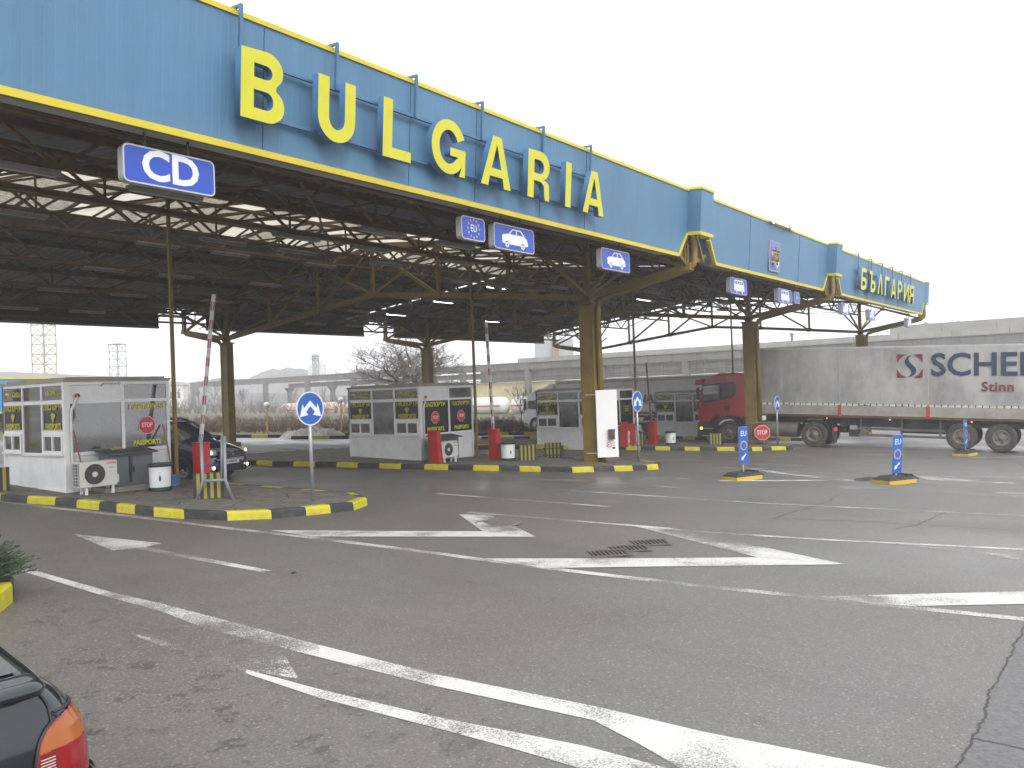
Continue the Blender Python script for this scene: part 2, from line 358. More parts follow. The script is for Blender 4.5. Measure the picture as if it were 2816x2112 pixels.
PW = paint_mat('road_paint_white', .72, .90); PWORN = paint_mat('road_paint_worn', .94, 1.05); PFAINT = paint_mat('road_paint_faint', .84, 1.14, (.32, .31, .29))
PMID = paint_mat('road_paint_half_worn', .80, 1.0)
def band(up, lo): return [[up[i], up[i+1], lo[i+1], lo[i]] for i in range(len(up)-1)]
def resamp(pl, n):
    P = np.array(pl, float); d = np.r_[0, np.cumsum(np.hypot(*np.diff(P, axis=0).T))]; t = np.linspace(0, d[-1], n)
    return list(zip(np.interp(t, d, P[:, 0]), np.interp(t, d, P[:, 1])))
def mark(name, polys, m, h=.004): return struct(sheet(name, polys, m, h))
up = E_((190, 283), (760, 445), (1130, 530), (1400, 600), (2200, 810))+A_((0, 690), (620, 815), (1000, 905), (1690, 1040), (2300, 1170))
lo = E_((145, 300), (680, 462), (1100, 575), (1400, 690), (2200, 895))+A_((0, 735), (590, 862), (760, 950), (920, 1043), (1400, 1300))
mark('road_marking', band(up[4:], lo[4:]), PW); mark('road_marking', band(up[:2], lo[:2]), PW); mark('road_marking', band(up[1:5], lo[1:5]), PMID)
up = E_((930, 735), (1120, 780), (1380, 865), (1500, 895), (1700, 980)); lo = E_((940, 752), (1110, 815), (1370, 885), (1500, 920), (1690, 1005))
mark('road_marking', band(up, lo), PWORN)
up = E_((1700, 980), (2200, 1115))+A_((0, 850), (560, 960), (860, 1040), (1300, 1165)); lo = E_((1690, 1005), (2200, 1175))+A_((0, 892), (290, 970), (540, 1043), (950, 1180))
mark('road_marking', band(up, lo), PW)
mark('road_marking', [E_((1380, 730), (1930, 830), (2060, 1045), (1690, 985), (1400, 865))], PWORN, .003)
mark('arrow_marking', [B_((370, 310), (820, 357), (730, 377), (570, 395)), B_((735, 375), (1380, 496), (1320, 503), (690, 385))], PMID)
b = MB()
for pts, wd in ((B_((-60, 135), (180, 168), (640, 218), (1200, 286), (1600, 331), (2212, 408))+A_((200, 262), (440, 293), (1000, 358), (1500, 408), (1800, 440), (2212, 482), (2500, 512)), .15),
                (A_((120, 80), (700, 127), (1000, 154), (1440, 182), (2212, 220), (2500, 236)), .13)):
    b.add(*strip(pts, wd))
struct(b.build('lane_line', PMID))
mark('chevron_marking', [[(743, 1458.4), (1327.9, 1461), (1474, 1475.7), (860, 1475.2)]], PW, .006)
mark('chevron_marking', [A_((85, 88), (205, 90), (375, 172), (175, 152))], PMID, .006)
mark('chevron_marking', [A_((180, 254), (680, 254), (1210, 250), (1540, 276), (690, 286), (400, 290))], PW, .006)
mark('chevron_marking', [A_((715, 125), (880, 138), (1100, 184), (1540, 276), (1210, 250))], PMID, .008)
mark('chevron_marking', [A_((1430, 397), (2212, 378), (2600, 370), (2600, 418), (2212, 425), (1800, 433), (1660, 426))], PW, .006)
mark('chevron_marking', [A_((1700, 195), (2212, 245), (2600, 285), (2600, 330), (2212, 270), (2000, 224))], PWORN, .006)
b = MB(); b2 = MB()
for pts, wd in ((A_((0, 10), (650, 59)), .13), (A_((500, -2), (1200, 45), (2212, 93), (2500, 108)), .12), (Z7((300, 1027), (745, 1041)), .13), (Z7((190, 1140), (880, 1137)), .28),
                (Z7((1110, 968), (1500, 970)), .12), (Z7((1870, 986), (2230, 980)), .18), (Z7((2030, 1220), (2260, 1223)), .16), (Z7((1500, 1110), (2260, 1118)), .1), (Z6((1320, 1303), (1560, 1318)), .12),
                (Z6((1700, 1215), (2212, 1231)), .14), (Z6((790, 1345), (1575, 1400)), .11), (Z7((620, 1078), (1300, 1108)), .1)):
    b.add(*strip(pts, wd, .005))
for pts, wd in ((Z7((0, 990), (600, 1012), (1250, 1040)), .12), (Z6((1080, 1130), (1640, 1136)), .12), (Z6((1360, 1176), (1720, 1184)), .3), (Z7((1580, 1170), (1780, 1165)), .3), (Z7((1000, 1186), (1300, 1188)), .5), (Z5((440, 1415), (1200, 1455), (2212, 1510)), .12),
                (Z5((0, 1455), (430, 1410)), .25), (Z6((160, 1318), (640, 1332)), .35), (Z5((1920, 1430), (2212, 1445)), .3), (B_((0, 196), (190, 172)), .1), (Z7((0, 1265), (900, 1312)), .1), (Z6((900, 1160), (1320, 1150)), .1)):
    b2.add(*strip(pts, wd, .005))
struct(b.build('lane_line', PMID)); struct(b2.build('faint_lane_line', PFAINT))
mark('chevron_marking', [Z7((400, 1062), (520, 1072), (760, 1100), (1090, 1132), (1080, 1142), (880, 1128), (560, 1090)), Z7((1500, 1112), (1640, 1120), (2190, 1158), (2050, 1160), (1560, 1132))], PMID, .007)
mark('far_road_marking', [[(747, 1232), (800, 1231.5), (846, 1239), (790, 1239.5)]], PFAINT, .006)
# cracks
cr = MB()
def crack(pts, wd, jit):
    P = []
    for i in range(len(pts)-1):
        k = 14
        for j in range(k): P.append((pts[i][0]+(pts[i+1][0]-pts[i][0])*j/k+random.gauss(0, jit), pts[i][1]+(pts[i+1][1]-pts[i][1])*j/k+random.gauss(0, jit*.5)))
    cr.add(*strip(P, wd, .005))
crack(A_((1520, 15), (1480, 30), (1490, 36), (1265, 103), (1560, 112), (2212, 149)), .016, 1.2)
crack(A_((2230, 470), (2150, 640), (2080, 760), (2060, 860), (2020, 930), (1940, 1080)), .014, 3)
crack(A_((1920, 78), (1800, 130), (1720, 142)), .014, 1.5); crack(A_((2020, 930), (2260, 980)), .016, 3)
struct(cr.build('crack_lines', mat('crack_dark', (.062, .058, .054), .95, var=.3)))
# patch of relaid asphalt at the right edge
struct(sheet('asphalt_patch', [A_((2250, 470), (2152, 640), (2082, 760), (2062, 860), (2022, 930), (1942, 1080), (2700, 1240), (2700, 500))], mat('older_asphalt', (.105, .103, .102), .6, var=.4, scale=26, bump=.6, dirt=(.17, .165, .16), dscale=9, damt=.4), .003))
# drain gratings and manhole
def grate(c, ax, ln, wd, label):
    c = gp(*c); a = gp(*ax); d = Vector((a.x-c.x, a.y-c.y, 0)).normalized(); ang = math.atan2(d.y, d.x)
    t = thing('drain_grate', label, 'drain grate', G(c.x, c.y, .003), ang, 'drain grates let into the road')
    f = MB(); f.box((0, 0, .004), (ln, wd, .006)); f.build('pit', mat('pit_dark', (.012, .012, .012), .9), t)
    g_ = MB()
    for i in range(9): g_.box((-ln/2+ln*(i+.5)/9, 0, .012), (ln/9*.38, wd, .012))
    for s in (-1, 1): g_.box((0, s*wd/2, .0125), (ln+.04, .03, .015))
    g_.build('bars', mat('cast_iron', (.13, .115, .10), .6, metal=.4, var=.3), t)
for c, lb in ((A_((650, 238))[0], 'cast iron drain grate nearest the white chevron tip, left of three'), (A_((728, 220))[0], 'cast iron drain grate in the middle of the row of three'), (A_((806, 198))[0], 'cast iron drain grate at the far right end of the row of three')):
    grate(c, (c[0]+90, c[1]-2), .50, .36, lb)
grate(Z7((1165, 1133))[0], Z7((1250, 1125))[0], 1.1, .5, 'flat drain grate beside the leaning blue EU panel base')
mh = thing('manhole_cover', 'round iron manhole cover set in the white chevron', 'manhole cover', gp(*A_((225, 122))[0], .006))
x = MB(); x.lathe([(.0, .006), (.3, .006), (.33, .012), (.38, .012), (.40, 0)], n=30); x.build('cover', mat('cast_iron2', (.16, .145, .13), .6, metal=.3, var=.35, scale=9), mh)

# ================================================================== islands
TOPS = mat('island_paving', (.15, .135, .115), .85, var=.3, scale=5, bump=.5, dirt=(.07, .062, .055), dscale=2.2, damt=.7)
def paving_cracks():
    n, l, b_ = nodes(TOPS); tc = n.new('ShaderNodeNewGeometry'); v = N(n, 'TexVoronoi', Scale=1.35); v.feature = 'DISTANCE_TO_EDGE'
    z = N(n, 'TexNoise', Scale=3.0, Detail=4); mu = n.new('ShaderNodeMixRGB'); mu.inputs[0].default_value = .12; l.new(tc.outputs['Position'], z.inputs['Vector']); l.new(tc.outputs['Position'], mu.inputs[1]); l.new(z.outputs['Color'], mu.inputs[2]); l.new(mu.outputs[0], v.inputs['Vector'])
    r = n.new('ShaderNodeMapRange'); r.inputs['From Max'].default_value = .022; l.new(v.outputs['Distance'], r.inputs[0])
    old = b_.inputs['Base Color'].links[0].from_socket; m = n.new('ShaderNodeMixRGB'); m.inputs[1].default_value = (.03, .027, .023, 1); l.new(r.outputs[0], m.inputs[0]); l.new(old, m.inputs[2]); l.new(m.outputs[0], b_.inputs['Base Color'])
paving_cracks()
def island(pts, label):
    # pts: kerb outline in ground xy, anticlockwise from the near side; stripes of about a metre
    cx = sum(p[0] for p in pts)/len(pts); cy = sum(p[1] for p in pts)/len(pts)
    def inset(p, k):
        d = Vector((cx-p[0], cy-p[1])); return (p[0]+d.x/d.length*k, p[1]+d.y/d.length*k)
    t = MB(); ins = [inset(p, .17) for p in pts]
    t.add([G(*p, .148) for p in ins], [tuple(range(len(ins)))]); struct(t.build('pavement', TOPS))
    k = MB(); col = 0; acc = 0; seg = .62
    loop = pts+[pts[0]]
    for i in range(len(pts)):
        a = Vector(loop[i]); b_ = Vector(loop[i+1]); L = (b_-a).length; n = max(1, round(L/seg))
        for j in range(n):
            p, q = a.lerp(b_, j/n), a.lerp(b_, (j+1)/n)
            pi, qi = Vector(inset(p, .17)), Vector(inset(q, .17)); po, qo = Vector(inset(p, .035)), Vector(inset(q, .035))
            g_ = .006
            vs = [G(*p, -.05), G(*q, -.05), G(*q.lerp(qo, .4), .11), G(*p.lerp(po, .4), .11), G(*po, .15), G(*qo, .15), G(*qi, .152), G(*pi, .152), G(*qi, -.05), G(*pi, -.05)]
            k.add(vs, [(0, 1, 2, 3), (3, 2, 5, 4), (4, 5, 6, 7), (7, 6, 8, 9), (0, 3, 4, 7, 9), (1, 8, 6, 5, 2)], col); col = 1-col
    struct(k.build('kerb', [KBLK, KYLW]))
I1 = [(6.7, 17.94), (7.1, 16.5), (7.27, 15.13), (7.45, 13.56), (7.6, 12.86), (7.94, 12.12), (8.51, 11.71), (9.11, 11.55), (10.06, 11.4), (10.73, 11.77), (11.15, 12.6), (10.95, 14.5), (10.75, 17), (10.7, 24.5), (6.0, 24.5), (6.3, 21)]
island(I1, '')
I2 = [(15.4, 21.1), (16.3, 19.2), (17.0, 17.2), (17.6, 15.9), (18.2, 14.5), (18.7, 13.4), (19.02, 12.55), (19.56, 12.19), (20.1, 11.84), (20.55, 11.51), (21.0, 11.29), (21.5, 11.2), (22.25, 11.5), (22.6, 12.3), (22.3, 14.5), (21.9, 18), (21.7, 25), (14.8, 25)]
island(I2, '')
I3 = [(27.0, 20.6), (28.78, 17.08), (30.38, 13.98), (31.58, 12.3), (32.37, 11.8), (33.0, 11.45), (33.6, 11.38), (34.1, 11.8), (34.2, 13), (33.6, 16), (32.3, 19), (31.6, 25), (26.2, 25)]
island(I3, '')
I4 = [(38.2, 22), (38.6, 18), (39.6, 14.6), (41, 13.4), (42.4, 14.4), (42.2, 18), (41.9, 24), (38.4, 24)]
island(I4, '')
# far kerbs beyond the canopy: striped lines
def farkerb(pts, seg=.9):
    k = MB(); col = 0
    P = [gp(*p) for p in pts]
    for i in range(len(P)-1):
        a, b_ = P[i], P[i+1]; L = (b_-a).length; n = max(1, round(L/seg))
        for j in range(n):
            p, q = a.lerp(b_, j/n), a.lerp(b_, (j+1)/n)
            k.bar((p.x, p.y, gz(p.x, p.y)+.06), (q.x, q.y, gz(q.x, q.y)+.06), .22, .2, col); col = 1-col
    struct(k.build('far_kerb', [KBLK, KYLW]))
farkerb([(560, 1203.6), (782, 1203), (960, 1199), (1160, 1196), (1310, 1198), (1480, 1194.5), (1760, 1192)]); farkerb([(801, 1208), (1160, 1204)]); farkerb([(1325, 1209.5), (1500, 1208)])
farkerb([(1295, 1236), (1500, 1232)])
# ================================================================== canopy
cn = thing('border_canopy', 'huge blue canopy with yellow trim over the passport lanes', 'canopy', (0, 0, 0))
COLX = [2.6, 21.0, 33.75, 51.2]; YF, YB = 13.1, 31.7
LEAN = Vector((0, -.15, 1.84)).normalized(); OUTW = Vector((0, -1.84, -.15)).normalized()
FM = frame((0, 9.6, 5.36), (1, 0, 0), LEAN)
def FP(x, s, d=0.): return Vector((x, 9.6, 5.36))+LEAN*s+OUTW*d
TOPS_ = 1.82; NB, NT = 1.2, .72       # fascia height, notch half widths
NCX = [2.4, 21.1, 33.5, 51.4]; NZ = .66
# front fascia cladding, one panel per bay so that the pilasters sit between
segs = [(NCX[0], NCX[1]), (NCX[1], NCX[2]), (NCX[2], NCX[3])]
loops = []
for i, (a, b_) in enumerate(segs):
    lft = [(a+NT, TOPS_), (a+NT, NZ), (a+NB, 0)]
    loops.append(lft+[(b_-NB, 0), (b_-NT, NZ), (b_-NT, TOPS_)])
for lp in loops: flat('fascia', [lp], .06, BLUE_F, cn, FM)
tr = MB()
def trim(x0, s0, x1, s1, wd, d=.045, m=0):
    a, b_ = Vector((x0, s0)), Vector((x1, s1)); t = (b_-a).normalized(); n_ = Vector((-t.y, t.x))*wd/2
    cs = [a+n_, b_+n_, b_-n_, a-n_]
    vs = [FP(c.x, c.y, d+.012) for c in cs]+[FP(c.x, c.y, -.05) for c in cs]
    tr.add(vs, [(0, 1, 2, 3), (7, 6, 5, 4)]+[(i, (i+1) % 4, 4+(i+1) % 4, 4+i) for i in range(4)], m)
for i, (a, b_) in enumerate(segs):
    x0 = a+NB
    trim(x0, .045, b_-NB, .045, .09); trim(b_-NB, .03, b_-NT, NZ, .07, .047)
    trim(a+NB, .03, a+NT, NZ, .07, .047)
    trim(a+NT, TOPS_-.005, b_-NT, TOPS_-.005, .07)
# pilasters: a folded bump over each notch
for cx in NCX[1:]:
    pl = MB()
    xl, xr = {21.1: (20.42, 21.2), 33.5: (32.7, 33.4)}.get(cx, (0, 0))
    plan = [(xl, -.02), (xl, .39), (xr, .39), (xr, -.02)] if cx < 51 else [(cx-NT-.005, .0), (cx-NT+.25, .12), (cx+.05, .12), (cx+.06, -.5)]
    z0, z1 = NZ-.03, TOPS_+.05
    for i in range(3):
        (xa, da), (xb, db) = plan[i], plan[i+1]
        pl.add([FP(xa, z0, da), FP(xb, z0, db), FP(xb, z1, db), FP(xa, z1, da)], [(0, 1, 2, 3)])
    for z, h in ((z0+.035, .045), (z1-.01, .035)):
        def tb(xa, xb, da, db):
            vs = [FP(x_, z+q, d) for q in (-h, h) for x_, d in ((xa, da), (xb, da), (xb, db), (xa, db))]
            tr.add(vs, [(3, 2, 1, 0), (4, 5, 6, 7), (0, 1, 5, 4), (1, 2, 6, 5), (2, 3, 7, 6), (3, 0, 4, 7)])
        if cx < 51: tb(xl-.025, xr+.025, .37, .415); tb(xl-.025, xl+.02, .05, .37); tb(xr-.02, xr+.025, .05, .37)
        else:
            tb(cx-NT+.2, cx+.08, .10, .15); tb(cx+.05, cx+.08, -.5, .10)
    pl.build('pilaster', BLUE_F, cn)
tr.build('fascia_trim', YEL, cn)
for x in (3.1, 9.86, 11.57, 13.6, 15.3, 7.0, 24.8, 29.4, 38.7, 44.5): sm = MB(); sm.bar(FP(x, .1, .032), FP(x, TOPS_-.06, .032), .014, .006); sm.build('panel_joint', mat('joint_dark_blue', (.03, .09, .17), .6), cn)  # darker blue lines along the cladding joints
# back fascia, seen from inside, and its pilaster lines
bf = MB(); BYE = 35.25
for i, (a, b_) in enumerate(segs):
    x0 = a+NB; x1 = b_-NB
    bf.bb((x0, BYE, 5.42), (x1, BYE+.06, 7.2)); bf.bb((a+NT, BYE+.07, 6.1), (b_-NT, BYE+.1, 7.22))
bf.build('back_fascia', mat('fascia_back_dark', (.055, .058, .062), .7, var=.2), cn)
x = MB()
for i, (a, b_) in enumerate(segs): x.bb((a+NB, BYE-.04, 5.36), (b_-NB, BYE+.1, 5.44))
x.build('back_trim', mat('grey_trim', (.3, .29, .27), .6), cn)
# soffit strip and edge tube
so = MB()
for i, (a, b_) in enumerate(segs):
    x0 = a+NB+.1
    so.add([(x0, 9.63, 5.39), (b_-NB-.1, 9.63, 5.39), (b_-NB-.1, 10.12, 5.46), (x0, 10.12, 5.46)], [(0, 1, 2, 3)])
    so.add([(x0, 10.12, 5.46), (b_-NB-.1, 10.12, 5.46), (b_-NB-.1, 10.2, 6.3), (x0, 10.2, 6.3)], [(0, 1, 2, 3)])
so.build('soffit', streak_mat('dirty_soffit_metal', (.50, .50, .51), (.06, .06, .065), .75, .35, (.6, 3, 1), 1.4, .2, ribs=.16, rib_axis=0), cn)
x = MB()
for i, (a, b_) in enumerate(segs): x.tube([(a+NB+.2, 10.13, 5.40), (b_-NB-.2, 10.13, 5.40)], .03, 8)
x.build('edge_tube', OCHRE_D, cn)
# roof deck: two corrugated slopes, skylight band on the front slope
ZE, SL, YR = 6.28, .105, 22.35
def zd(y): return ZE+SL*((y-9.6) if y < YR else (35.2-y))
def deck(x0, x1, ys, m, name, per=.26, amp=.022):
    b_ = MB(); n_ = int((x1-x0)/per); xs = []
    for i in range(n_):
        for k, z in ((0, 0), (.18, 0), (.3, 1), (.68, 1), (.8, 0)): xs.append((x0+(i+k)*per, z*amp))
    k = len(ys); vs = [(x_, y, zd(y)+z) for x_, z in xs for y in ys]
    b_.add(vs, [(i*k+j, (i+1)*k+j, (i+1)*k+j+1, i*k+j+1) for i in range(len(xs)-1) for j in range(k-1)])
    return b_.build(name, m, cn)
DECK = mat('corrugated_deck', (.19, .20, .215), .6, metal=.1, var=.25, scale=.7)
XE = 51.5; SKX = 31.0; SK0, SK1 = 17.9, YR
deck(2.5, SKX, [9.9, 13.5, SK0], DECK, 'roof_deck'); deck(SKX, XE, [9.9, 16, SK0, YR], DECK, 'roof_deck'); deck(2.5, SKX, [24.2, 28, 35.2], DECK, 'roof_deck'); deck(SKX, XE, [YR+.01, 28, 35.2], DECK, 'roof_deck')
# skylight: translucent sheets, some dirty and mottled, between dark bars
def trans_mat(name, c, mott):
    m = bpy.data.materials.new(name); m.use_nodes = True; n, l, b = nodes(m)
    t = n.new('ShaderNodeBsdfTranslucent'); tc = n.new('ShaderNodeTexCoord'); z = N(n, 'TexNoise', Scale=9.0 if mott else 1.5, Detail=6, Roughness=.75); l.new(tc.outputs['Object'], z.inputs['Vector'])
    r = n.new('ShaderNodeMapRange'); r.inputs['From Min'].default_value = .4; r.inputs['From Max'].default_value = .6
    r.inputs['To Min'].default_value = .35 if mott else .8; r.inputs['To Max'].default_value = 1.; l.new(z.outputs[0], r.inputs[0])
    mu = n.new('ShaderNodeMixRGB'); mu.blend_type = 'MULTIPLY'; mu.inputs[0].default_value = 1; mu.inputs[1].default_value = (*c, 1); l.new(r.outputs[0], mu.inputs[2]); l.new(mu.outputs[0], t.inputs[0])
    l.new(t.outputs[0], n['Material Output'].inputs[0]); return m
TR1, TR2 = trans_mat('clear_rooflight', (.40, .37, .31), False), trans_mat('mottled_rooflight', (.27, .24, .195), True)
s1 = MB(); k = 0; x_ = 2.5
pat = [0, 1, 1, 0, 1, 0, 0, 1, 1, 1, 0, 1, 0]
while x_ < SKX-1.1:
    for ya, yb in ((SK0+.02, 20.1), (20.16, SK1), (SK1+.02, 24.18)):
        m = pat[(k*5+(1 if ya > 20 else 0)*3) % 13]
        s1.add([(x_+.05, ya, zd(ya)+.02), (x_+1.12, ya, zd(ya)+.02), (x_+1.12, yb, zd(yb)+.02), (x_+.05, yb, zd(yb)+.02)], [(0, 1, 2, 3)], m)
    x_ += 1.18; k += 1
s1.build('skylight', [TR1, TR2], cn)
x = MB(); x_ = 2.48
while x_ < SKX: x.bar((x_, SK0, zd(SK0)), (x_, SK1, zd(SK1)), .07, .1); x.bar((x_, SK1, zd(SK1)), (x_, 24.2, zd(24.2)), .07, .1); x_ += 1.18
for y in (SK0, 20.13, YR, 24.2): x.bar((2.5, y, zd(y)), (SKX, y, zd(y)), .12, .1)
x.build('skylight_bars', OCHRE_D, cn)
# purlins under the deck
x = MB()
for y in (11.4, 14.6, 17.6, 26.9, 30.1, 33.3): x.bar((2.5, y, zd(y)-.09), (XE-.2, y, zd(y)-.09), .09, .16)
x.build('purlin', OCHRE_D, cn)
# main trusses along the lanes, one per column pair
PY = [9.85, YF, 16.05, 19.1, 22.35, 25.5, 28.6, YB, 34.95]; PZ = [5.22, 4.68, 5.02, 5.36, 5.68, 5.36, 5.02, 4.68, 5.22]
for X in COLX:
    t = MB()
    for i in range(len(PY)-1): t.bar((X, PY[i], PZ[i]), (X, PY[i+1], PZ[i+1]), .16, .17)
    t.bar((X, 9.9, zd(9.9)-.2), (X, YR, zd(YR)-.2), .15, .15); t.bar((X, YR, zd(YR)-.2), (X, 35.1, zd(35.1)-.2), .15, .15)
    for i, (y, z) in enumerate(zip(PY, PZ)):
        wd = .17 if i in (1, 7) else .11
        t.bar((X, y, z), (X, y, zd(y)-.2), wd)
        if 1 < i < 7 or i in (0, 8):
            if i < 4: t.bar((X, y, z), (X, (PY[i+1]), zd(PY[i+1])-.25), .10)
            if i > 4: t.bar((X, y, z), (X, (PY[i-1]), zd(PY[i-1])-.25), .10)
            if i == 4:
                for q in (3, 5): t.bar((X, y, z), (X, PY[q], zd(PY[q])-.25), .09)
    for y, z in ((YF, 4.68), (YB, 4.68)):
        for s in (-1, 1): t.bar((X, y, z+.05), (X+s*2.1, y, zd(y)-1.0), .085)
        for q in (-1, 1): t.bar((X, y, z+.05), (X, y+q*1.5, zd(y+q*1.5)-.3), .08)
    for y, z in zip(PY, PZ): t.box((X, y, z), (.24, .3, .2))
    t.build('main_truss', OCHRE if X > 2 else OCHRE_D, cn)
# secondary trusses across the lanes
for j, y in enumerate((10.4, YF, 16.05, 19.1, 22.35, 25.5, 28.6, YB, 34.6)):
    t = MB(); zt = zd(y)-.17; zb = zd(y)-.97 if 1 <= j <= 7 else zd(y)-.75
    t.bar((2.5, y, zt), (XE-.3, y, zt), .08, .08); t.bar((2.5, y, zb), (XE-.3, y, zb), .085, .085)
    n_ = 22; L = (XE-.3-2.5)/n_
    for i in range(n_):
        a = 2.5+i*L
        t.bar((a, y, zt), (a+L/2, y, zb), .055); t.bar((a+L/2, y, zb), (a+L, y, zt), .055)
        if i % 2 == 0: t.bar((a+L/2, y, zb), (a+L/2, y, zt), .04)
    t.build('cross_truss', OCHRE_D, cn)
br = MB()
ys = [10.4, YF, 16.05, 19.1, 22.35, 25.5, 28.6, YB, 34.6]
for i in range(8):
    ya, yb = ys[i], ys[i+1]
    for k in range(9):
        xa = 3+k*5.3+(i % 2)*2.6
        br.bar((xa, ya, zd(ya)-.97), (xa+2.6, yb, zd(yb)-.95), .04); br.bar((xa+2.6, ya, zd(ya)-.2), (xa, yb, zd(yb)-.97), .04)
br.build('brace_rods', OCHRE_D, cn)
# columns: welded box section with bright corner flange and cap
for k, X in enumerate(COLX):
    for y in (YF, YB):
        b_ = MB(); g0 = gz(X, y)-.05
        b_.bb((X-.15, y-.21, g0), (X+.15, y+.21, 4.45)); b_.bb((X-.165, y-.235, g0), (X+.165, y-.212, 4.47)); b_.bb((X-.165, y+.212, g0), (X+.165, y+.235, 4.47))
        b_.bb((X-.24, y-.27, 4.47), (X+.24, y+.27, 4.52)); b_.bb((X-.12, y-.12, 4.52), (X+.12, y+.12, 4.70)); b_.bb((X-.32, y-.36, g0), (X+.32, y+.36, g0+.21))
        b_.build('column', OCHRE, cn)
# rainwater pipes from the notches down the columns
for X in COLX[1:]:
    x_ = X+.02
    pth = [(x_, 9.62, 6.02), (x_, 9.62, 5.38), (x_, 9.66, 5.27), (x_, 9.78, 5.17), (x_, 10.0, 5.1), (x_, 12.4, 4.64), (x_, 12.68, 4.55), (x_, 12.765, 4.36), (x_, 12.765, gz(x_, 12.7)+.1)]
    p = MB(); p.tube(pth, .085, 12); p.build('downpipe', OCHRE, cn, smooth=True)
    pth = [(x_, 35.1, 6.0), (x_, 35.1, 5.3), (x_, 34.9, 5.1), (x_, 32.3, 4.6), (x_, 32.1, 4.4), (x_, 32.1, gz(X, 32)+.1)]
    p = MB(); p.tube(pth, .08, 10); p.build('downpipe', OCHRE, cn, smooth=True)
    q = MB()
    for s in (-1, 1):
        q.bar((X, 9.85, 5.24), (X+s*1.0, 9.75, 5.62), .09); q.bar((X+s*.25, 9.8, 5.3), (X+s*.3, 9.75, 6.3), .08); q.bar((X+s*.3, 9.7, 6.2), (X+s*.75, 9.7, 5.4), .07)
    q.bar((X-.6, 9.75, 6.1), (X+.6, 9.75, 6.1), .07); q.build('arm_bracket', OCHRE, cn)
# ================================================================== lettering on the fascia
def glyph(ch, w, h=.91, t=.195):
    W = w; m = h/2
    if ch == 'I': return [rect(0, 0, W, h)]
    if ch == 'L': return [[(0, 0), (W, 0), (W, t*.82), (t, t*.82), (t, h), (0, h)]]
    if ch == 'Г': return [[(0, 0), (t, 0), (t, h-t*.85), (W, h-t*.85), (W, h), (0, h)]]
    if ch == 'U':
        r = W/2
        return [[(0, h)]+arc(r, r, r, r, 180, 360, 20)+[(W, h), (W-t, h)]+arc(r, r, r-t, r-t*.9, 360, 180, 18)+[(t, h)]]
    if ch in 'BРRБЪ':
        e = .8*t
        if ch == 'B':
            q = h*.53
            return [[(0, 0)]+[(W*.55, 0)]+arc(W*.6, q*.5, W*.4, q*.5, -90, 60, 12)+[(W*.80, q)]+arc(W*.57, (q+h)*.5+.005, W*.39, (h-q)*.5+.02, -50, 90, 12)+[(0, h)],
                    [(t, e)]+arc(W*.58, e+(q-e*1.5)*.5, W*.16, (q-e*1.5)*.5, -90, 90, 8)+[(t, q-e*.5)], [(t, q+e*.5)]+arc(W*.56, (q+e*.5+h-e)*.5, W*.15, (h-e-q-e*.5)*.5, -90, 90, 8)+[(t, h-e)]]
        if ch in 'РR':
            q = h*.42
            out = [(0, 0), (t, 0), (t, q-.03)]
            if ch == 'R': out = [(0, 0), (t, 0), (t, q-.04), (W*.48, q-.04)]+arc(W*.48, q-.16, W*.27, .12, 90, 0, 6)+[(W*.76, .1), (W*.80, 0), (W, 0), (W*1.0, .03), (W*.98, q-.14)]+arc(W*.80, q-.09, W*.17, .08, 0, 60, 4)
            else: out += [(W*.5, q-.03)]
            return [out+arc(W*.55, (q+h)/2, W*.43, (h-q)/2+.01, -68 if ch == 'R' else -90, 90, 14)+[(0, h)], [(t, q+e*.65)]+arc(W*.52, (q+e*.65+h-e)/2, W*.2, (h-e-q-e*.65)/2, -90, 90, 10)+[(t, h-e)]]
        q = h*.58
        if ch == 'Б':
            return [[(0, 0), (W*.5, 0)]+arc(W*.55, q/2, W*.45, q/2, -90, 90, 14)+[(t, q), (t, h-e), (W*.92, h-e), (W*.92, h), (0, h)], [(t, e)]+arc(W*.52, q/2, W*.22, q/2-e, -90, 90, 10)+[(t, q-e)]]
        x0 = W*.24
        return [[(x0, 0), (W*.6, 0)]+arc(W*.63, q/2, W*.37, q/2, -90, 90, 14)+[(x0+t, q), (x0+t, h), (0, h), (0, h-e), (x0, h-e)], [(x0+t, e)]+arc(W*.62, q/2, W*.17, q/2-e, -90, 90, 10)+[(x0+t, q-e)]]
    if ch == 'G':
        rx, ry = W/2, h/2; e = t*.95
        return [arc(rx, ry, rx, ry, 25, 322, 34)+[(W*.82, .0), (W, 0), (W, h*.50), (W*.54, h*.50), (W*.54, h*.35), (W*.80, h*.35)]+arc(rx, ry, rx-e, ry-e*.9, -42, -335, 34)]
    if ch in 'AА':
        return [[(0, 0), (t*1.02, 0), (W*.285, h*.2), (W*.715, h*.2), (W-t*1.02, 0), (W, 0), (W*.5+t*.62, h), (W*.5-t*.62, h)], [(W*.335, h*.36), (W*.5, h*.84), (W*.665, h*.36)]]
    if ch == 'Л': return [[(0, 0), (t*1.0, 0), (W*.5, h*.84), (W-t*1.0, 0), (W, 0), (W*.5+t*.62, h), (W*.5-t*.62, h)]]
    if ch == 'И': return [[(0, 0), (t, 0), (W-t, h*.70), (W-t, 0), (W, 0), (W, h), (W-t, h), (t, h*.30), (t, h), (0, h)]]
    if ch == 'Я':
        return [[(W-x_, y) for x_, y in lp] for lp in glyph('R', w, h, t)]
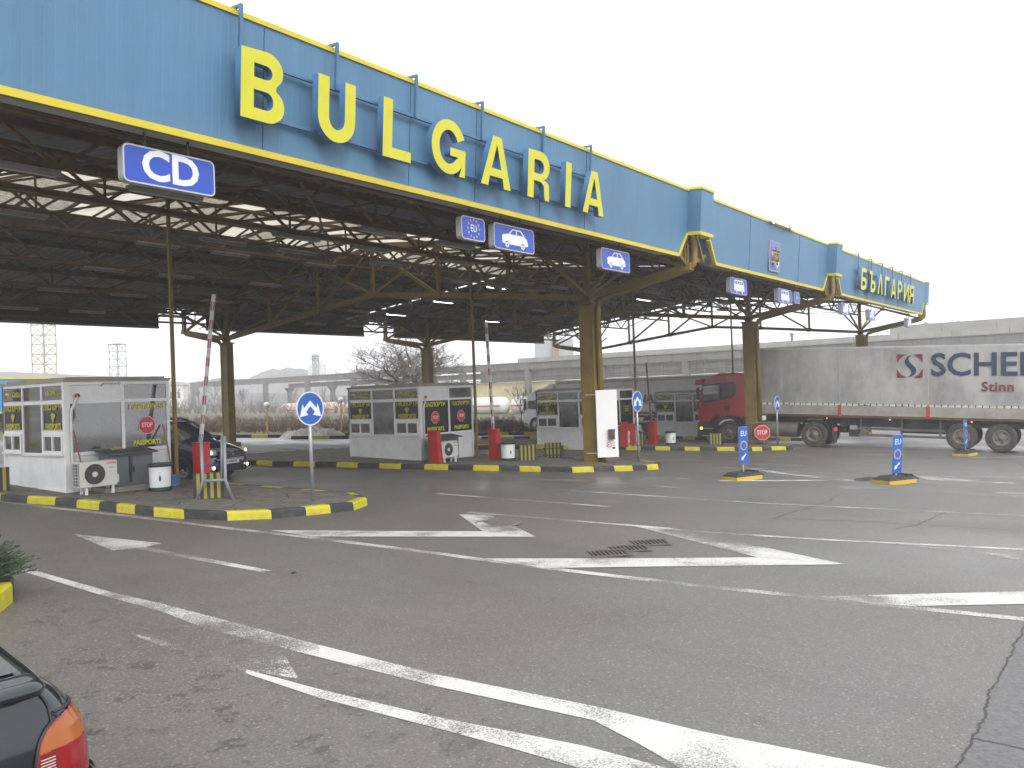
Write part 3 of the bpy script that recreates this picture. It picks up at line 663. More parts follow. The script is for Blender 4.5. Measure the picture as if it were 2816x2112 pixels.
def lettering(word, items, label, grp, posts, rails, t_):
    th = thing('fascia_lettering', label, 'sign letters', FP(items[0][1], .38, .1))
    inv = th.matrix_world.inverted() if False else Matrix.Translation(-Vector(th.location))
    for ch, x0, x1 in items:
        flat('letter', glyph(ch, x1-x0, .91, t_), .13, YEL_L, th, inv @ FM @ Matrix.Translation((x0, .385, .265)), side=BLUE_L)
        # dark red edge line round the yellow face
    b = MB()
    for s, d in rails: b.bar(FP(items[0][1]+.3, s, d), FP(items[-1][2]-.1, s, d), .045, .045)
    for x_ in posts:
        b.bar(FP(x_, 1.2, .16), FP(x_, TOPS_+.06, .16), .045, .045); b.bar(FP(x_, TOPS_+.06, .18), FP(x_, TOPS_+.06, -.12), .04, .04)
    b.xf(inv); b.build('support_frame', BLUE_P, th); return th
lettering('BULGARIA', [('B', 6.44, 7.13), ('U', 7.71, 8.41), ('L', 8.98, 9.60), ('G', 10.08, 10.94), ('A', 11.38, 12.25), ('R', 12.78, 13.51), ('I', 14.08, 14.28), ('A', 14.75, 15.60)],
          'large yellow block letters spelling BULGARIA on the near blue fascia', '', [6.54, 8.18, 9.86, 11.57, 13.49, 15.27], [(1.22, .12), (.52, .1)], .2)
lettering('CYR', [('Б', 36.5, 37.35), ('Ъ', 37.8, 38.85), ('Л', 39.25, 40.15), ('Г', 40.5, 41.3), ('А', 41.72, 42.7), ('Р', 43.05, 43.95), ('И', 44.35, 45.4), ('Я', 45.6, 46.6)],
          'yellow Cyrillic letters on the far end of the blue fascia', '', [36.57, 38.72, 40.58, 42.57, 44.54, 46.5], [(1.22, .12), (.52, .1)], .2)
# coat of arms panel
em = thing('emblem_panel', 'dark blue plate with a bronze coat of arms on the fascia', 'coat of arms', FP(26.9, .27, .0))
T_ = Matrix.Translation(-Vector(em.location)) @ FM
flat('plate', [rect(26.43, .27, 27.36, 1.2)], .04, mat('plate_blue', (.06, .16, .55), .4), em, T_ @ Matrix.Translation((0, 0, .055)))
flat('plate_border', [rect(26.40, .24, 27.39, 1.23), rect(26.44, .28, 27.35, 1.19)], .05, mat('bronze_edge', (.35, .30, .22), .5, metal=.4), em, T_ @ Matrix.Translation((0, 0, .055)))
BRZ = mat('bronze_relief', (.20, .13, .07), .45, metal=.5, var=.5, scale=14, dirt=(.4, .35, .25), dscale=12, damt=.7)
b = MB()
def blob(x_, s_, rx, ry, d):
    b.lathe([(0.001, d*.9), (.5, d*.75), (.85, d*.35), (1, 0)], n=14)
    k = len(b.v)-56
    for i in range(k, len(b.v)): v = b.v[i]; b.v[i] = (x_+v[0]*rx, s_+v[1]*ry, .075+v[2])
blob(26.91, .72, .2, .24, .06); blob(26.91, .95, .12, .09, .07); blob(26.91, 1.02, .05, .05, .08)
for s in (-1, 1):
    blob(26.91+s*.24, .74, .09, .2, .08); blob(26.91+s*.24, .94, .06, .07, .09); blob(26.91+s*.2, .52, .1, .09, .06); blob(26.91+s*.11, .83, .05, .07, .1)
blob(26.91, .66, .09, .11, .1)
b.v = [tuple(T_ @ Vector(v)) for v in b.v]; b.build('relief', BRZ, em, smooth=True)
b = MB(); b.tube([(26.70, .56, .13), (26.76, .46, .15), (26.91, .40, .16), (27.06, .46, .15), (27.12, .56, .13)], .022, 6); b.tube([(26.82, .40, .14), (26.91, .345, .15), (27.0, .40, .14)], .018, 6)
b.v = [tuple(T_ @ Vector(v)) for v in b.v]; b.build('ribbon', mat('pale_ribbon', (.65, .63, .55), .5), em)
# torn plastic on the roof edge
pt = thing('torn_plastic', 'scrap of torn clear plastic snagged on top of the middle fascia', 'plastic scrap', FP(26.9, TOPS_, 0))
b = MB(); o = FP(0, TOPS_, 0); rnd = random.Random(4)
def fpl(u, v): return (-.6+u*2.2, (.05*math.sin(u*9)-.22*v), .10+.26*math.sin(u*3.1)*(1-.6*v)+.05*math.sin(u*23+v*5)-.18*v)
b.grid(fpl, np.linspace(0, 1, 26), np.linspace(-.5, 1, 9))
pp = mat('cloudy_plastic', (.75, .76, .74), .35, var=.3, scale=8); b.build('plastic_sheet', pp, pt)

# ================================================================== hanging lane signs
def hang(kind, xc, wd, label, ztop=5.2, ht=.46, grp='lane signs hanging under the fascia', dull=False):
    t = thing('lane_sign', label, 'lane sign', (xc, 9.95, ztop-ht/2), 0, grp)
    b = MB(); lp = rrect(-wd/2, -ht/2, wd/2, ht/2, .07)
    FR = frame((0, -.15, 0), (1, 0, 0), (0, 0, 1))
    flat('casing', [lp], .13, CASE, t, FR @ Matrix.Translation((0, 0, -.065)))
    flat('rim', [rrect(-wd/2-.008, -ht/2-.008, wd/2+.008, ht/2+.008, .075), rrect(-wd/2+.03, -ht/2+.03, wd/2-.03, ht/2-.03, .05)], .03, CASE, t, FR @ Matrix.Translation((0, 0, .0)))
    flat('face', [rrect(-wd/2+.012, -ht/2+.012, wd/2-.012, ht/2-.012, .06)], .012, SIGN_B, t, FR @ Matrix.Translation((0, 0, .012)))
    P_ = FR @ Matrix.Translation((0, 0, .022))
    for s in ((-1, 1) if wd > .8 else (0,)): r = MB(); r.bar((s*wd*.24, -.08, ht/2), (s*wd*.24, -.08, 5.45-(ztop-ht/2)), .025, .025); r.build('hanger', DGREY, t)
    if kind == 'CD': text('CD', .52, WHITE, t, P_ @ Matrix.Translation((0, -.0, 0)), bold=.028, sx=1.05)
    if kind == 'EU':
        text('EU', .19, WHITE, t, P_, bold=.0, sx=.8)
        flat('stars', [star(.165*math.sin(i*PI/6), .165*math.cos(i*PI/6), .026) for i in range(12)], .004, mat('star_gold', (.7, .45, .12), .4), t, P_)
    if kind == 'car':
        k = wd*.0066; S_ = lambda pts: [((x_-50)*k, (y-24)*k*.84) for x_, y in pts]
        body = S_([(2, 10)]+arc(8, 24, 6, 7, 200, 90, 5)+[(26, 34), (39, 47), (41, 49), (72, 49), (76, 47), (90, 31), (96, 27), (99, 18), (100, 9), (94, 7), (88, 7)]+arc(80, 6, 8, 8.5, 0, 180, 10)+[(28, 6)]+arc(20, 6, 8, 8.5, 0, 180, 10)+[(6, 7)])
        flat('pictogram', [body, S_([(30, 34), (42, 46), (55, 46), (55, 34)]), S_([(58, 34), (58, 46), (71, 46), (83, 34)])], .004, WHITE, t, P_)
        flat('wheel_picture', [S_(arc(c, 4, 7, 7, 0, 345, 20)) for c in (20, 80)]+[S_(arc(c, 4, 3, 3, 0, 330, 14)) for c in (20, 80)], .004, WHITE, t, P_)
    if kind == 'bus':
        k = wd*.0062; S_ = lambda pts: [((x_-50)*k, (y-28)*k*.88) for x_, y in pts]
        body = S_([(2, 8), (2, 40), (5, 52), (12, 55), (88, 55), (94, 50), (100, 22), (100, 8), (90, 8)]+arc(80, 7, 8, 8, 0, 180, 10)+[(36, 8)]+arc(26, 7, 8, 8, 0, 180, 10)+[(16, 8)])
        wn = [S_([(4.5, 36), (7, 49), (12, 49), (10, 36)])]+[S_([(15+i*20, 36), (17+i*20, 49), (31+i*20, 49), (30+i*20, 36)]) for i in range(4)]
        flat('pictogram', [body]+wn, .004, WHITE, t, P_)
        flat('wheel_picture', [S_(arc(c, 5, 6.5, 6.5, 0, 345, 20)) for c in (26, 80)]+[S_(arc(c, 5, 3, 3, 0, 330, 14)) for c in (26, 80)], .004, WHITE, t, P_)
    if kind == 'truck':
        k = wd*.0068; S_ = lambda pts: [((x_-50)*k, (y-28)*k) for x_, y in pts]
        flat('pictogram', [S_(rect(38, 14, 98, 58)), S_([(4, 10), (4, 28), (12, 44), (34, 44), (34, 10)]), S_([(10, 28), (15, 40), (24, 40), (24, 28)]), S_(rect(36, 8, 98, 11))], .004, WHITE, t, P_)
        flat('wheel_picture', [S_(arc(c, 5, 6, 6, 0, 345, 18)) for c in (18, 70, 86)]+[S_(arc(c, 5, 3, 3, 0, 330, 14)) for c in (18, 70, 86)], .003, WHITE, t, P_)
    return t
hang('CD', 5.76, 1.24, 'blue hanging sign with white letters CD, nearest the camera')
hang('EU', 11.78, .66, 'small blue hanging sign with EU in a ring of gold stars, before two car signs', 5.24, .42)
hang('car', 13.05, 1.3, 'blue hanging car sign right beside the small EU sign', 5.24, .48)
hang('car', 17.02, 1.3, 'blue hanging car sign on its own above the front column', 5.22, .48)
hang('bus', 24.52, 1.3, 'blue hanging bus sign on its own under the fascia crest', 5.19, .48)
hang('bus', 28.67, 1.36, 'blue hanging bus sign with a small EU sign at its right', 5.17, .47)
hang('EU', 29.97, .56, 'small faded blue EU sign hanging right of a bus sign', 5.17, .41)
hang('truck', 36.08, 1.16, 'blue hanging lorry sign closest to the bus signs', 5.14, .48)
hang('truck', 40.35, 1.12, 'blue hanging lorry sign in the middle of three lorry signs', 5.1, .48)
hang('truck', 48.1, 1.16, 'blue hanging lorry sign at the far corner of the canopy', 5.07, .48)

# ================================================================== fluorescent lamps on the cross trusses
TUBE = mat('unlit_tube', (.5, .5, .48), .4); LIT = mat('lit_tube', (1, 1, .96), .4, emit=6.0); LH = mat('lamp_housing', (.26, .25, .23), .5, var=.3, scale=5)
def make_lamp(lit):
    t = thing('ceiling_lamp', 'x', 'lamp')
    b = MB(); b.box((0, 0, 0), (1.3, .2, .05)); b.add([(-.65, -.1, -.02), (.65, -.1, -.02), (.65, -.055, -.07), (-.65, -.055, -.07), (-.65, .1, -.02), (.65, .1, -.02), (.65, .055, -.07), (-.65, .055, -.07)], [(0, 1, 2, 3), (4, 5, 6, 7)]); b.build('housing', LH, t)
    b = MB()
    for s in (-1, 1): b.cyl((-.62, s*.035, -.055), (.62, s*.035, -.055), .018, n=8)
    b.build('tube', LIT if lit else TUBE, t); return t
l0, l1 = make_lamp(False), make_lamp(True); u0 = u1 = False
LXS = [5.2, 7.6, 12.65, 15.05, 18.55, 25.9, 28.35, 30.8, 35.8, 38.3, 40.8, 45.3]
litset = {(28.35, 25.5), (28.35, 28.6), (35.8, 28.6), (28.35, 22.35), (35.8, 19.1)}
skip = {(5.2, 22.35), (7.6, 16.05), (38.3, 25.5), (45.3, 28.6)}
for y in (YF, 16.05, 19.1, 22.35, 25.5, 28.6, YB):
    for x_ in LXS:
        if (x_, y) in skip or (y in (YF,) and x_ > 16): continue
        z = zd(y)-.97-.10; lit = (x_, y) in litset
        src = l1 if lit else l0
        if (lit and not u1) or (not lit and not u0):
            o = src; u1, u0 = (True, u0) if lit else (u1, True)
        else: o = copy_tree(src)
        o.location = (x_, y, z)
        o['label'] = 'lit fluorescent lamp glowing white under the dark canopy roof' if lit else 'unlit grey fluorescent lamp under the dark canopy roof'
        o['group'] = 'lit fluorescent lamps' if lit else 'unlit fluorescent lamps'

# ================================================================== passport kiosks
def kiosk(x0, y0, W, D, H, label, var=0, stop=(1, 1)):
    g0 = gz(x0+.3, y0+.3)+.15
    t = thing('passport_kiosk', label, 'kiosk', (x0, y0, g0), 0, 'white passport control kiosks')
    b = MB(); b.bb((.02, .02, 0), (W-.02, D-.02, H-.06)); b.bb((-.005, -.005, -.12), (W, D, .05)); b.build('walls', KWHITE, t)
    b = MB(); b.bb((-.05, -.05, H-.05), (W+.04, D+.04, H+.01)); b.bb((.05, .05, H+.01), (W-.05, D-.05, H+.05)); b.build('roof', KROOF, t)
    fr = MB(); T_ = .032
    cols = [0, .345, .66, 1.0]; zs = [.745, 1.20, 1.80, 2.18]
    zs = [z*H/2.27 for z in zs]
    Y = [D*(1-c) for c in cols]          # from far (left in view) to the near corner
    for y in (.025, Y[1], Y[2], D-.025): fr.bb((-T_, y-.032, zs[0]), (.02, y+.032, H-.05))
    fr.bb((-T_-.01, -.03, 0), (.03, .05, H-.05)); fr.bb((-T_, D-.05, 0), (.03, D+.01, H-.05))
    for z in (zs[0], zs[2]+.02, H-.08): fr.bb((-T_+.003, 0, z-.032), (.02, D, z+.032))
    for a, c in ((Y[1], Y[0]), (Y[3], Y[2])): fr.bb((-T_+.005, c if c < a else a, zs[1]-.03), (.02, max(a, c), zs[1]+.04))
    fr.bb((-T_+.006, 0, .0), (.02, D, .03))
    # right face
    X = [0, W*.525, W]; zr = [.76*H/2.27, 1.81*H/2.27]
    for x_ in (.05, X[1], W-.03): fr.bb((x_-.035, -T_, .0 if x_ != X[1] else zr[0]), (x_+.035, .02, H-.05))
    for z in (zr[0], zr[1], H-.08): fr.bb((0, -T_+.003, z-.032), (W, .02, z+.032))
    fr.build('window_frames', KFRAME, t)
    MLf = lambda y, z, d=.0: frame((-.024-d, y, z), (0, -1, 0), (0, 0, 1))
    def pane(ya, yb, za, zb, m=GLASS, nm='window'):
        p = MB(); p.bb((-.012, ya+.035, za+.03), (.025, yb-.035, zb-.03)); p.build(nm, m, t)
    dk = [GLASS_K, GLASS][var % 2]
    for i in range(3):
        a, c = Y[i+1], Y[i]
        pane(a, c, zs[2]+.05, H-.1, GLASS)
        if i == 1: pane(a, c, zs[0], zs[2], GLASS)
        else:
            pane(a, c, zs[1]+.04, zs[2], GLASS_K)
            # sliding service hatch: frame with two lights
            h0, h1 = zs[0]+.06, zs[1]-.05; yc = (a+c)/2; hw = (c-a)/2-.08
            s_ = MB()
            for y in (-hw, 0, hw): s_.bb((-.06, yc+y-.028, h0), (.02, yc+y+.028, h1))
            for z in (h0, h1): s_.bb((-.058, yc-hw, z-.028), (.02, yc+hw, z+.028))
            s_.bb((-.08, yc-hw-.05, h0-.06), (.02, yc+hw+.05, h0-.03))
            hf = s_.build('service_hatch', KFRAME, t)
            for q in (0, 1):
                g_ = MB(); g_.bb((-.03, yc-hw+q*hw+.02, h0+.02), (.01, yc+q*hw-.02, h1-.02)); g_.build('pane', GLASS, hf)
            cw = c-a; fs = cw*.175
            flag = MB(); fy = yc+cw*.30; z0 = (zs[2]+H-.05)/2
            if i == 0: fc = [(.75, .75, .75), (.05, .2, .09), (.45, .03, .03)]; hor = True
            else: fc = [(.03, .05, .3), (.6, .42, .03), (.45, .03, .03)]; hor = False
            for q in range(3):
                if hor: flag.bb((-.018, fy-.06, z0+.05-q*.034), (-.014, fy+.07, z0+.05-(q+1)*.034), q)
                else: flag.bb((-.018, fy+.07-q*.043, z0-.05), (-.014, fy+.07-(q+1)*.043, z0+.05), q)
            flag.build('flag_sticker', [mat('flag%d%d' % (i, q), fc[q], .5) for q in range(3)], t)
            text('BULGARIA' if i == 0 else 'ROMANIA', fs*.88, KYEL_D, t, MLf(yc-cw*.08, z0), bold=.03, sx=.88)
            zc = (zs[1]+zs[2])/2+.02
            text('ПАСПОРТИ', fs, KYEL_D if i else KYEL_D, t, MLf(yc, zc+.2), bold=.045, sx=.85)
            text('PASSPORTS', fs, KYEL_D, t, MLf(yc, zc-.2), bold=.045, sx=.78)
            flat('arrow_sticker', [[(0, -.11), (.11, .06), (.075, .06), (.06, .09), (-.06, .09), (-.075, .06), (-.11, .06)]], .003, mat('arrow_sticker_yellow', (.45, .38, .03), .5), t, MLf(yc, zc-.01))
    MR = lambda x_, z: frame((x_, -.024, z), (1, 0, 0), (0, 0, 1))
    def rp(xa, xb, za, zb, m, nm='window'):
        p = MB(); p.bb((xa+.035, -.012, za+.03), (xb-.035, .025, zb-.03)); p.build(nm, m, t)
    rp(X[1], W, zr[1], H-.1, GLASS); rp(0, X[1], zr[1], H-.1, KWHITE, 'blank_panel')
    for q in (0, 1):
        xa, xb = X[q], X[q+1]; rp(xa, xb, zr[0], zr[1], GLASS_K if var in (1, 2) else GLASS)
        if stop[q]:
            xc = (xa+xb)/2; zc = (zr[0]+zr[1])/2; ts = (xb-xa)*.138
            text('ПАСПОРТИ', ts, KYEL, t, MR(xc, zc+.38), bold=.045, sx=.95); text('PASSPORTS', ts, KYEL, t, MR(xc, zc-.39), bold=.045, sx=.86)
            oc = [(.19*math.cos(R(22.5+45*i)), .19*math.sin(R(22.5+45*i))) for i in range(8)]
            flat('stop_sticker_edge', [[(x_*1.06, y*1.06) for x_, y in oc]], .003, WHITE, t, MR(xc, zc-.02)); ss = flat('stop_sticker', [oc], .004, RED_S, t, MR(xc, zc-.02) @ Matrix.Translation((0, 0, .003)))
            text('STOP', .14, WHITE, t, MR(xc, zc-.02) @ Matrix.Translation((0, 0, .007)), sx=.72, bold=.02)
    if var == 2: text('ПАСПОРТИ\nPASSPORTS\nCONTROL', .085, KYEL_D, t, MR((X[1]+W)/2, 1.45), sx=.8)
    if var != 3:
        c = MB(); c.tube([(.22, -.05, 1.93), (.2, -.06, 1.88), (.09, -.07, 1.66), (.075, -.075, 1.5), (.07, -.075, .62), (.12, -.1, .45)], .028, 8); c.build('cable_pipe', mat('white_conduit', (.6, .6, .6), .45, var=.1), t, smooth=True)
        c = MB(); c.lathe([(.03, 0), (.055, 0), (.05, .03), (.03, .05)], (.22, -.03, 1.94), (0, -1, 0), n=12); c.build('pipe_seal', mat('orange_foam', (.45, .16, .04), .8, var=.4, scale=20), t)
    if var == 0:
        c = MB(); c.tube([(.72, -.02, 2.12), (.74, -.025, 2.17), (.78, -.02, 2.185), (1.0, -.022, 2.18), (1.12, -.02, 2.185)], .014, 6); c.build('sealant_run', mat('orange_sealant', (.40, .15, .05), .8, var=.5, scale=15), t)
    return t
k1 = kiosk(7.63, 17.12, 2.2, 2.93, 2.27, 'white passport kiosk nearest the camera, one STOP sticker on its right window', 0, (0, 1))
k2 = kiosk(18.32, 17.6, 2.46, 3.23, 2.33, 'white passport kiosk with two STOP stickers on black side windows', 1, (1, 1))
k3 = kiosk(28.0, 16.95, 2.46, 3.22, 2.33, 'white passport kiosk partly hidden by the ochre column and white board', 2, (0, 0))
k4 = kiosk(39.05, 17.15, 2.46, 3.22, 2.33, 'white passport kiosk in front of the red lorry cab, farthest lane', 3, (0, 0))
for (x_, y), lb in (((9.93, 17.05), 'thin ochre post at the near kiosk corner'), ((20.84, 17.5), 'thin dark post at the corner of the kiosk with black windows'), ((30.55, 16.85), 'thin dark post right of the kiosk behind the white board'), ((41.6, 17.1), 'thin dark post rising behind the red lorry cab')):
    t = thing('cable_post', lb, 'post', G(x_, y, .1)); b = MB(); h = zd(y)-.3-gz(x_, y)-.1; b.box((0, 0, h/2), (.068, .068, h)); b.box((0, 0, .03), (.2, .2, .06)); b.build('post', OCHRE, t)
# ================================================================== things on the islands
ACW = mat('aircon_cream', (.58, .57, .53), .45, var=.06, dirt=(.4, .38, .33), damt=.3); 
def aircon(x_, y, label, brand=True, s=1.):
    t = thing('air_conditioner', label, 'air conditioner', G(x_, y, .15), 0, 'outdoor air conditioner units')
    w_, d, h, z0 = .74*s, .28*s, .5*s, .14
    b = MB(); b.bb((0, 0, z0), (w_, d, z0+h)); b.build('casing', ACW, t, bevel=.012)
    b = MB(); c = (w_*.39, 0, z0+h*.5)
    b.lathe([(h*.44, -.001), (h*.45, .012), (h*.41, .016), (h*.40, .004)], c, (0, -1, 0), 36); b.build('fan_ring', ACW, t)
    b = MB(); b.lathe([(.0, .003), (h*.405, .003)], c, (0, -1, 0), 36); b.build('fan_opening', mat('fan_dark', (.03, .028, .026), .7), t)
    b = MB()
    for k in range(1, 9): b.lathe([(h*.045*k+.004, .010), (h*.045*k+.006, .014), (h*.045*k-.001, .014), (h*.045*k, .010)], c, (0, -1, 0), 28)
    for k in range(12): a = k*PI/6; b.bar((c[0]+.06*math.cos(a), -.012, c[2]+.06*math.sin(a)), (c[0]+h*.41*math.cos(a+.5), -.012, c[2]+h*.41*math.sin(a+.5)), .005)
    b.build('fan_grille', mat('grille_dark', (.09, .085, .08), .5), t)
    b = MB(); b.lathe([(.0, .022), (.05*s, .02), (.055*s, .008)], c, (0, -1, 0), 20); b.build('fan_hub', ACW, t)
    b = MB()
    for k in range(8): z = z0+.03+k*(h-.06)/7; b.bar((-.022, .02, z), (-.022, d-.02, z), .008)
    for q in (0, .5, 1): y_ = .02+q*(d-.04); b.bar((-.024, y_, z0+.02), (-.024, y_, z0+h-.02), .008)
    b.build('side_guard', mat('guard_white', (.6, .6, .6), .5), t)
    b = MB(); b.bb((-.005, .03, z0+.03), (.0, d-.03, z0+h-.03)); b.build('coil', mat('coil_dark', (.06, .065, .07), .6), t)
    for x2 in (.12*s, w_-.1*s):
        for y2 in (.03, d-.05): b = MB(); b.bb((x2, y2, -.02), (x2+.045, y2+.045, z0)); b.build('foot', WHITE, t)
    b = MB(); b.bb((w_, .04, z0+.05), (w_+.05, .2, z0+.2)); b.build('valve_cover', ACW, t)
    if brand:
        F_ = frame((w_*.84, -.002, z0+h*.9), (1, 0, 0), (0, 0, 1)); text('TOSHIBA', .052*s, mat('logo_red', (.6, .03, .03), .5), t, F_, bold=.02)
        text('Inverter', .03*s, DGREY, t, frame((w_*.84, -.002, z0+h*.72), (1, 0, 0), (0, 0, 1)), sx=1.1)
    return t
aircon(7.52, 16.36, 'cream air conditioner unit with big dark fan at the near kiosk corner')
aircon(18.0, 16.45, 'cream air conditioner unit beside the leaning red cabinet', s=.95)
aircon(29.05, 16.45, 'cream air conditioner unit behind the red cabinet with open door', False, s=.95)
def cabinet(x_, y, w_, d, h, m, label, z=.15, roofm=None):
    t = thing('utility_cabinet', label, 'cabinet', G(x_, y, z))
    b = MB(); b.bb((0, 0, 0), (w_, d, h)); b.build('body', m, t, bevel=.006)
    b = MB(); b.add([(-.08, -.12, h+.03), (w_+.06, -.12, h+.03), (w_+.06, d, h+.10), (-.08, d, h+.10), (-.08, -.12, h), (w_+.06, -.12, h), (w_+.06, d, h+.07), (-.08, d, h+.07)], [(0, 1, 2, 3), (7, 6, 5, 4), (0, 4, 5, 1), (1, 5, 6, 2), (2, 6, 7, 3), (3, 7, 4, 0)]); b.build('lid', roofm or DGREY, t)
    for q in (0, 1):
        b = MB(); b.bb((w_*(.03+.5*q), -.012, .05), (w_*(.44+.53*q), -.001, h-.04)); b.build('door', m, t)
    b = MB(); b.bb((w_*.455, -.008, .05), (w_*.515, 0, h-.04)); b.build('door_gap', BLACK, t)
    b = MB(); b.bb((w_*.545, -.035, h*.42), (w_*.565, -.01, h*.6)); b.build('handle', BLACK, t)
    return t
GCAB = mat('grey_green_enamel', (.115, .13, .14), .5, var=.12, dirt=(.07, .06, .05), damt=.4)
cabinet(8.2, 16.62, .95, .38, .64, GCAB, 'low grey-green steel cabinet under the near kiosk window', .24)
b = MB(); b.box((8.75, 16.8, gz(8.7, 16.8)+.12), (1.35, .6, .26)); tag(b.build('concrete_plinth', mat('plinth_grey', (.2, .19, .17), .9, var=.3)), 'rough concrete plinth under the grey-green cabinet', 'plinth')
rag = thing('rag', 'crumpled olive rag on the grey-green cabinet lid', 'rag', G(8.42, 16.68, 1.0)); b = MB(); b.grid(lambda u, v: (u*.2, v*.12, .05*math.sin(3.1*(u+.5))*math.cos(1.5*v*2)+.02*math.sin(31*u+17*v)), np.linspace(-.5, .5, 14), np.linspace(-.5, .5, 10)); b.build('cloth', mat('olive_cloth', (.25, .23, .06), .95, var=.4, scale=20), rag)
cabinet(18.25, 16.85, .95, .4, .62, GCAB, 'grey cabinet behind the air conditioner of the kiosk with black windows', .22)
cabinet(29.0, 16.75, .8, .35, .68, GCAB, 'dark cabinet behind the far air conditioner, dull red lid', .2, mat('dull_red_lid', (.16, .03, .03), .6))
def bin_(x_, y, label, s=1.):
    t = thing('litter_bin', label, 'litter bin', G(x_, y, .15), 0, 'white litter bins on the islands')
    b = MB(); b.lathe([(.205, .03), (.205, .06), (.20, .06), (.215, .5)], n=32); b.build('drum', mat('bin_white', (.68, .69, .69), .4, var=.05, dirt=(.4, .4, .38), damt=.3), t, smooth=True)
    b = MB(); b.lathe([(.0, .0), (.215, .0), (.222, .02), (.22, .075), (.2, .08)], n=32); b.build('base_ring', mat('bin_green', (.012, .035, .026), .5, var=.2), t)
    b = MB(); b.lathe([(.20, .49), (.235, .495), (.24, .54), (.235, .56), (.19, .56), (.185, .5)], n=32); b.build('rim', mat('bin_green'), t)
    b = MB(); b.lathe([(.0, .51), (.19, .51)], n=24); b.build('opening', BLACK, t)
    e = MB(); a0 = R(-120); mk = mat('bin_mark', (.05, .07, .10), .5)
    def on(a, z): return (.213*math.cos(a0+a), .213*math.sin(a0+a), z)
    for a, z0, z1, h in ((0, .2, .34, .02), (.07, .22, .3, .012), (-.07, .22, .3, .012)): e.bar(on(a, z0), on(a, z1), h, .006)
    e.bar(on(-.12, .38), on(.12, .38), .012, .006); e.build('bin_symbol', mk, t)
    t.scale = (s, s, s); return t
bin_(8.98, 16.05, 'white litter bin with green rim in front of the grey-green cabinet', 1.0)
bin_(20.0, 15.55, 'white litter bin right of the red barrier cabinet of the second kiosk', 1.02)
bin_(31.3, 15.7, 'white litter bin in front of the farthest kiosk')
def stripes(x_, y, label, rz=0., rack=False):
    t = thing('striped_block', label, 'striped block', G(x_, y, .15), math.atan2(y, x_)+R(-90)+rz, 'yellow and black striped blocks')
    b = MB(); n_ = 9; w_ = .54
    for i in range(n_): b.bb((-w_/2+i*w_/n_, -.11+(i % 2)*.003, 0), (-w_/2+(i+1)*w_/n_, .11, .47-(i % 2)*.003), 0 if i % 2 == 0 else 1)
    b.build('block', [mat('block_black', (.03, .03, .03), .7, var=.3), mat('block_yellow', (.33, .28, .03), .6, var=.2, dirt=(.1, .09, .03), damt=.5)], t)
    if rack:
        b = MB()
        for z in (.08, .3): b.bar((-.33, -.13, z), (.33, -.13, z), .03, .03)
        b.bar((-.1, -.15, .02), (.14, -.35, -.12), .03); b.bar((.1, -.15, .02), (-.14, -.35, -.12), .03); b.build('rack', BLACK, t)
    return t
stripes(8.85, 14.1, 'yellow and black striped block behind the grey tube stand'); stripes(20.44, 15.13, 'yellow and black striped block just right of the second white bin')
stripes(22.0, 15.25, 'yellow and black striped block with a black rack, left of the front column', rack=True); stripes(30.4, 16.75, 'shaded striped block behind the second round arrow sign'); stripes(32.43, 14.2, 'striped block in front of the red lorry wheel')
stripes(6.85, 18.6, 'striped block at the left edge behind the nearest kiosk')
def barrier(x_, y, label, tip=None, cabh=.93, rz=0., tilt=0., door=False, plain=False):
    p = G(x_, y, .15); M = Matrix.Translation(p) @ Matrix.Rotation(rz, 4, 'Z') @ Matrix.Rotation(tilt, 4, 'Y')
    t = thing('barrier', label, 'barrier', M=M, group='red barrier cabinets')
    b = MB(); b.bb((-.125, -.15, -.03), (.125, .15, cabh)); b.build('cabinet', RED, t, bevel=.012)
    b = MB(); b.bb((-.132, -.158, cabh), (.132, .158, cabh+.025)); b.build('cabinet_top', RED, t)
    b = MB(); b.bb((-.108, -.155, .30), (.108, -.148, cabh-.06)); d_ = b.build('panel', RED, t)
    b = MB(); b.bb((-.05, -.162, .47), (.06, -.154, .5)); b.build('maker_plate', mat('small_blue_mark', (.05, .08, .45), .5), t)
    if door:
        b = MB(); b.bb((.125, -.45, .05), (.145, -.15, cabh-.05)); b.build('open_door', RED, t)
    if tip is not None:
        tip = M.inverted() @ Vector(tip); a = Vector((0, .03, cabh-.05)); L = (tip-a).length; n_ = 16; u = (tip-a)/L
        b = MB(); b.bar(a, a+u*L, .05, .06 if plain else .085, 0, up=(0, 1, 0)); n_ = 8
        for i in range(0 if plain else n_):
            r0, r1 = a+u*L*(i+.12)/n_, a+u*L*(i+.6)/n_; b.bar(r0, r1, .054, .05, 1, up=(0, 1, 0)); b.bar(r0, r1, .03, .088, 1, up=(0, 1, 0))
        b.build('boom', [mat('boom_weathered', (.16, .13, .12), .6, var=.3) if plain else mat('boom_white', (.66, .67, .67), .4, var=.08), mat('boom_red', (.45, .04, .04), .45, var=.15)], t)
        b = MB(); b.cyl((-.0, -.1, cabh-.05), (0, .1, cabh-.05), .06, n=14); b.build('pivot', DGREY, t)
    return t
barrier(9.9, 16.0, 'red barrier cabinet with raised red and white boom by the near kiosk', onY(587.6, 809.8, 16.1), .93)
barrier(20.0, 16.07, 'red barrier cabinet with upright boom left of the second white bin', onY(750+1622*.36166, 885, 16.1))
barrier(17.8, 16.5, 'leaning red barrier cabinet without boom, propped at the second kiosk', None, .95, R(12), R(-7))
barrier(30.95, 16.34, 'red barrier cabinet with thin raised boom by the farthest white bin', onY(1400+1190*.31646, 996.5, 16.4), plain=True)
barrier(29.0, 16.6, 'red barrier cabinet with its door hanging open, no boom', None, .95, R(20), 0, True)
